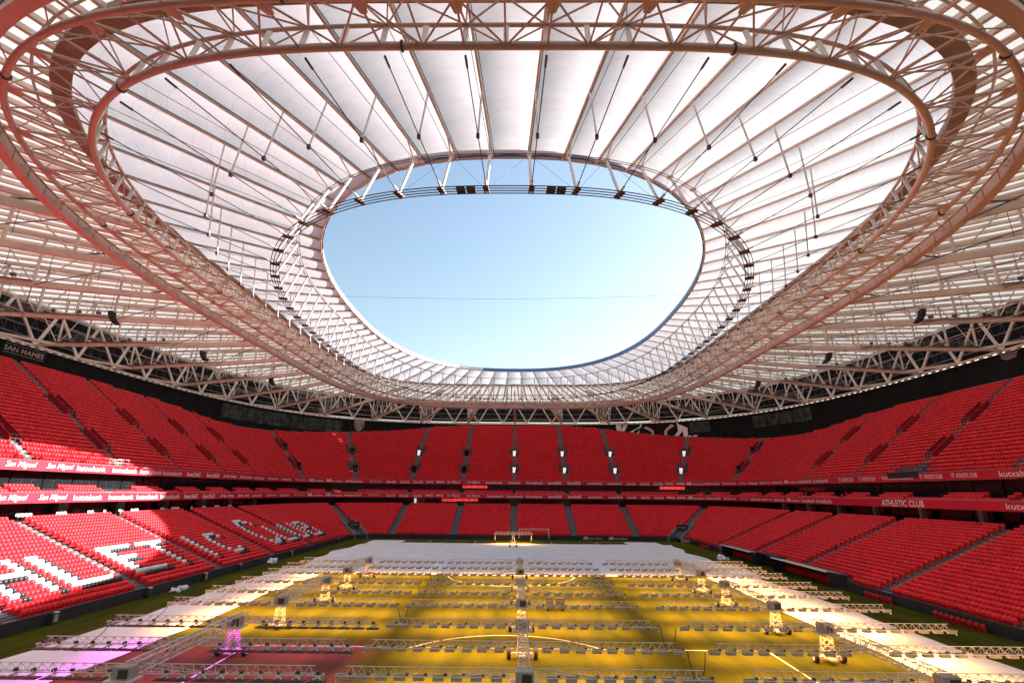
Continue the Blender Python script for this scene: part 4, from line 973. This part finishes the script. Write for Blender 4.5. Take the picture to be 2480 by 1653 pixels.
ROWS = [((-48.7, -43.5, -37.6), (-49.6, -38.6)), ((-30.7, -24.9, -19.3), (-31.0, -20.0)), ((-13.0, -7.7, -2.0), (-12.6, -3.5))]
COLS = [(-20.1, 'left'), (1.2, 'centre'), (23.4, 'right')]
rn = ('over the near penalty area', 'between penalty area and halfway', 'by the big white sheet')
for ci, (cx_, cn) in enumerate(COLS):
    for ri, (yb, tw) in enumerate(ROWS):
        led = ci == 0 and ri == 0
        cs = {'left': 'beside the sunlit stand side', 'centre': 'on the pitch centre line', 'right': 'beside the dugout side'}[cn]
        rig(cx_, yb, led, f'{"black magenta LED" if led else "aluminium sodium"} lamp rig {cs} {rn[ri]}', 300 if led else 700, tw)
# small rig glowing in front of the far goal
e = empty('small_grow_light', (0, 44, 0), 'small glowing lamp frame on wheels in front of the far goal', 'grow light')
b = MB(); lattice(b, (-4.3, 49.6, 2.0), (4.3, 49.6, 2.0), .34, .4, 9, .035, .02); b.build('boom_arm', M['alu'], e)
for x in (-4.4, 4.4):
    b = MB(); b.bar((x, 49.4, .2), (x, 49.5, 2.1), .07, 6); b.bar((x-.15, 49.8, .2), (x, 49.6, 2.1), .07, 6); b.box((x, 49.6, 2.05), (.3, .5, .2)); b.build('leg', M['alu'], e)
    place_child('wheel', WHEEL, e, (x, 49.5, .34))
for k in range(10): place_child('lamp', LAMP, e, (-3.9+k*.86, 49.55, 1.85))
b = MB(); square_lattice(b, (0, 38.0, 1.9), (0, 49.6, 1.95), .4, .4, 14); b.build('spine', M['alu'], e)
for y in (38.2, 46.0):
    b = MB(); b.bar((-.35, y, .3), (-.12, y, 1.9), .045, 5); b.bar((.35, y, .3), (.12, y, 1.9), .045, 5); b.box((0, y, .34), (1.3, .1, .1)); b.build('tower_frame', M['alu'], e)
    for x in (-.72, .72): place_child('wheel', WHEEL, e, (x, y, .34))
ld = bpy.data.lights.new('boom_light', 'AREA'); ld.shape = 'RECTANGLE'; ld.size = 8; ld.size_y = 5.0; ld.energy = 500; ld.color = (1.0, .43, .11); lo = bpy.data.objects.new('boom_light', ld); link(lo); lo.parent = e; lo.location = (0, 3.2, 1.65)
# hanging power leads between booms
for (x, y, dy) in ((-9.3, -30.7, .4), (-9.3, -13, .3), (-9.6, -19.3, .3), (12.2, -37.6, .3), (11.8, -13, .3), (12.3, -43.5, .3), (-30.3, -30.7, .5), (-30.3, -37.6, .5), (-30.3, -19.3, .5)):
    pts = []; sp = 1.1 if x > -29 else -2.2
    for k in range(13):
        t = k/12; pts.append((x+sp*(t-.5 if x > -29 else t*1.0), y+dy*math.sin(t*6), (1.9-1.6*math.sin(math.pi*t)) if x > -29 else 1.9-1.85*min(1, t*1.5)))
    tag(sweep('power_lead', pts, .03, 'rubber', None, 5, False), ('black power lead sagging between two lamp booms' if x > -29 else 'black power lead trailing from a boom end onto the grass'), 'cable', 'sagging power leads' if x > -29 else 'trailing power leads')

# ================================================================== PITCH COVERS
def cover(label, poly_fn, nx, ny, seedv, amp=.03):
    rg = np.random.default_rng(seedv); V = []; F = []
    nzs = [(rg.uniform(.3, 1.6), rg.uniform(.15, .8), rg.uniform(0, 6.3), rg.uniform(.3, 1)) for _ in range(9)]
    for j in range(ny+1):
        for i in range(nx+1):
            x, y = poly_fn(i/nx, j/ny); z = .05+amp*sum(a*math.sin(fx*x+fy*y+ph) for fx, fy, ph, a in nzs)/3
            V.append((x, y, max(.012, z)))
    for j in range(ny):
        for i in range(nx): q = j*(nx+1)+i; F.append((q, q+1, q+nx+2, q+nx+1))
    me = bpy.data.meshes.new('pitch_cover'); me.from_pydata(V, [], F); me.materials.append(M['tarp']); me.polygons.foreach_set('use_smooth', [True]*len(F)); me.update()
    return tag(link(bpy.data.objects.new('pitch_cover', me)), label, 'cover')
wob = lambda y, k: .35*math.sin(y*.21+k)+.18*math.sin(y*.7+2*k)
cover('long white sheet along the touchline beside the sunlit left stand', lambda a, c: (-35.2+7.2*a+wob(-62+62*c, 1+a)*.7, -62+62.0*c), 22, 160, 3)
cover('long white sheet along the touchline on the dugout side', lambda a, c: (28.4+7.4*a+wob(-62+62*c, 4+a)*.7, -62+62.0*c), 22, 160, 4)
def bigc(a, c):
    y = -.6+47.2*c; hwl = -35+.8*math.sin(y*.17)-.4*math.sin(y*.5); hwr = 36.6+.9*math.sin(y*.13+1)-.5*math.sin(y*.47)
    return (hwl+(hwr-hwl)*a, y+.25*math.sin(a*9)*(1 if c < .02 or c > .98 else .3))
cover('huge white sheet covering the whole far half of the pitch', bigc, 110, 80, 5, .035)
cover('white sheet flap at the far left corner of the pitch', lambda a, c: (-34.5+8.0*a, 46.2+6.3*c), 14, 12, 6)
cover('white sheet flap at the far right corner of the pitch', lambda a, c: (27.0+8.0*a, 46.2+6.6*c), 14, 12, 7)

# ================================================================== SMALL THINGS
# goal moved back to the far wall
gx, gy = 5.2, 55.6
e = empty('goal', (gx, gy, 0), 'white goal frame parked against the far wall behind the goal line', 'goal')
W2 = 3.66
for sg in (-1, 1):
    bar('post', e, (gx+sg*W2, gy, .25), (gx+sg*W2, gy, 2.75), .06, 'goal', 'cyl8'); bar('back_stay', e, (gx+sg*(W2+.25), gy+.9, 0.1), (gx+sg*(W2+.25), gy+.9, 2.5), .035, 'goal', 'cyl6'); bar('side_bar', e, (gx+sg*W2, gy, 2.75), (gx+sg*(W2+.2), gy+.9, 2.4), .03, 'goal', 'cyl6'); place_child('wheel', WHEEL, e, (gx+sg*W2, gy, .34)).scale = (.7, .7, .7)
bar('crossbar', e, (gx-W2-.06, gy, 2.75), (gx+W2+.06, gy, 2.75), .06, 'goal', 'cyl8'); bar('back_bar', e, (gx-W2, gy+.85, 2.3), (gx+W2, gy+.85, 2.3), .03, 'goal', 'cyl6')
nb = MB()
for k in range(25): x = gx-W2+k*2*W2/24; nb.bar((x, gy+.05, 2.7), (x, gy+.85, 2.3), .008, 4)
nb.build('folded_net', M['goal'], e)
# crumpled white sheets
for k, (u, v, sz, lab) in enumerate(((433, 1424, 1.0, 'crumpled white sheet heaped against the left wall opposite the magenta rig'), (657, 1356, 1.3, 'crumpled white sheet heaped against the left wall by the far boom ends'), (1750, 1348, 1.4, 'crumpled white sheet heaped on the grass by the dugouts'))):
    P = px_z(u, v+6, 0); bmx = bmesh.new(); bmesh.ops.create_icosphere(bmx, subdivisions=3, radius=1); rg = random.Random(k)
    for vv_ in bmx.verts:
        f_ = 1+.35*math.sin(vv_.co.x*5+k)+.25*math.sin(vv_.co.y*7+vv_.co.z*4)+rg.uniform(-.12, .12); vv_.co = Vector((vv_.co.x*1.0*f_*sz*.7, vv_.co.y*f_*sz*.9, max(-.0, vv_.co.z*.45*f_*sz)))
    me = bpy.data.meshes.new('crumpled_sheet'); bmx.to_mesh(me); bmx.free(); me.materials.append(M['clutter_white']); o = link(bpy.data.objects.new('crumpled_sheet', me)); o.location = (P[0], P[1], .01); tag(o, lab, 'sheet')
# boxes fixed to the left pitch wall
for k, (u, v) in enumerate(((160, 1497), (362, 1434), (510, 1397), (597, 1374), (713, 1340), (822, 1309))):
    y = px_z(u, v, .5)[1]; x = BX-HX
    e = empty('wall_speaker', (x, y, .2), 'dark box with pale face fixed to the left pitch wall', 'box', 'boxes along the left pitch wall')
    b = MB(); b.box((x+.22, y, .55), (.42, .55, .8)); b.build('housing', M['olive'], e); b = MB(); b.box((x+.22, y+.2, .98), (.34, .3, .06)); b.build('cap', M['letter'], e); b = MB(); b.box((x+.45, y, .55), (.04, .4, .6)); b.build('face_plate', M['lampbox'] if k % 2 == 0 else M['olive'], e)
# dugouts on the right
xr = BX+HX
for k, (y0, y1, lab) in enumerate(((-8.5, 6.5, 'long dugout with grey roof and red seats nearer the near penalty area'), (14.0, 27.0, 'long dugout with grey roof and red seats nearer the far half'))):
    e = empty('dugout', (xr, (y0+y1)/2, 0), lab, 'dugout')
    b = MB(); b.prism([(-1.6, 1.95), (1.1, 1.55), (1.1, 1.65), (-1.6, 2.08)], (xr, y0, 0), (1, 0, 0), (0, 0, 1), (0, 1, 0), y1-y0); b.build('roof', M['dug_roof'], e)
    b = MB(); b.box((xr-1.62, (y0+y1)/2, 2.03), (.06, y1-y0, .16)); b.build('roof_edge', M['letter'], e)
    for q in range(5):
        b = MB(); ya = y0+(y1-y0)*(q+.08)/5; yb = y0+(y1-y0)*(q+.92)/5; b.prism([(-1.3, 2.05), (.6, 1.76), (.6, 1.78), (-1.3, 2.07)], (xr, ya, .0), (1, 0, 0), (0, 0, 1), (0, 1, 0), yb-ya); b.build('roof_light', M['letter_grey'], e)
    b = MB(); b.box((xr+.95, (y0+y1)/2, .8), (.1, y1-y0, 1.6)); b.build('back_panel', M['wall_dark'], e)
    for yy in (y0, y1): b = MB(); b.prism([(-1.4, 0), (1, 0), (1, 1.6), (-1.4, 1.98)], (xr, yy-.05, 0), (1, 0, 0), (0, 0, 1), (0, 1, 0), .1); b.build('end_panel', M['wall_dark'], e)
    n = int((y1-y0)/.62)
    for q in range(n):
        o = place_child('team_seat', dark_seat, e, (xr+.35, y0+.5+q*.62, -.02), R(-90)); o.scale = (1.0, 1.0, 1.05)
b = MB(); b.box((xr+.95, 10.2, .9), (.12, 7.2, 1.8)); b.box((xr+.2, 6.75, 1.0), (1.6, .14, 2.0)); b.box((xr+.2, 13.7, 1.0), (1.6, .14, 2.0)); b.box((xr+.2, 10.2, 2.02), (1.7, 7.1, .1)); tag(b.build('tunnel_entrance', M['wall_dark']), 'dark players tunnel entrance between the two dugouts', 'tunnel')
for grp, y0, n in (('red pitch side seats below the near right wall', -29.8, 9), ('red pitch side seats beyond the dugout end', -18.2, 7), ('red pitch side seats in the far right corner', 37.0, 8)):
    for q in range(n):
        o = bpy.data.objects.new('bench_seat', dark_seat); o.location = (xr-.75, y0+q*.66, -.1); o.rotation_euler = (0, 0, R(-90)); o.scale = (.95, .95, .95); link(o); tag(o, grp.replace('seats', 'seat', 1)+' in a row', 'seat', grp)
# camera platform at the front of the right upper tier
e = empty('camera_platform', (BX+HX+21, 4.5, 14.0), 'dark empty broadcast camera platform at the front of the right upper tier', 'platform')
x = BX+HX+21.4
b = MB(); b.box((x, 4.5, 14.75), (2.2, 6.6, .9)); b.build('deck', M['wall_dark'], e)
for q in range(6):
    b = MB(); b.bar((x-.9+.0, 1.6+q*1.15, 15.2), (x-.9, 1.6+q*1.15, 16.2), .025, 4); b.bar((x-.9, 1.6+q*1.15, 16.2), (x-.9, 2.6+q*1.0, 16.2), .025, 4); b.build('rail_post', M['rail'], e)
x0 = -(HX-BX)-21.2
e = empty('sunlit_platform', (x0, 0.5, 14.0), 'small white railed camera platform at the front of the left upper tier', 'platform')
b = MB(); b.box((x0, 0.6, 14.55), (1.4, 2.4, .9)); b.build('deck', M['step'], e)
b = MB()
for yy in (-.6, .6, 1.8):
    b.bar((x0+.6, yy, 15.0), (x0+.6, yy, 16.0), .03, 5); b.bar((x0-.6, yy, 15.0), (x0-.6, yy, 16.0), .03, 5)
for zz in (15.5, 16.0):
    for xx in (-.6, .6): b.bar((x0+xx, -.6, zz), (x0+xx, 1.8, zz), .03, 5)
b.build('railing', M['white_steel'], e)
# small dark tractor by the centre rig
e = empty('service_cart', (4.6, -22.5, 0), 'small dark service machine beside the centre rig', 'cart')
b = MB(); b.box((4.2, -22.5, .75), (.7, .9, .8)); b.box((5.3, -22.3, .7), (.9, .8, .75)); b.box((4.75, -22.4, .4), (1.6, .5, .15)); b.build('body', M['olive'], e)
for xx in (4.0, 5.5): place_child('wheel', WHEEL, e, (xx, -22.9, .3)).scale = (.8, .85, .85)
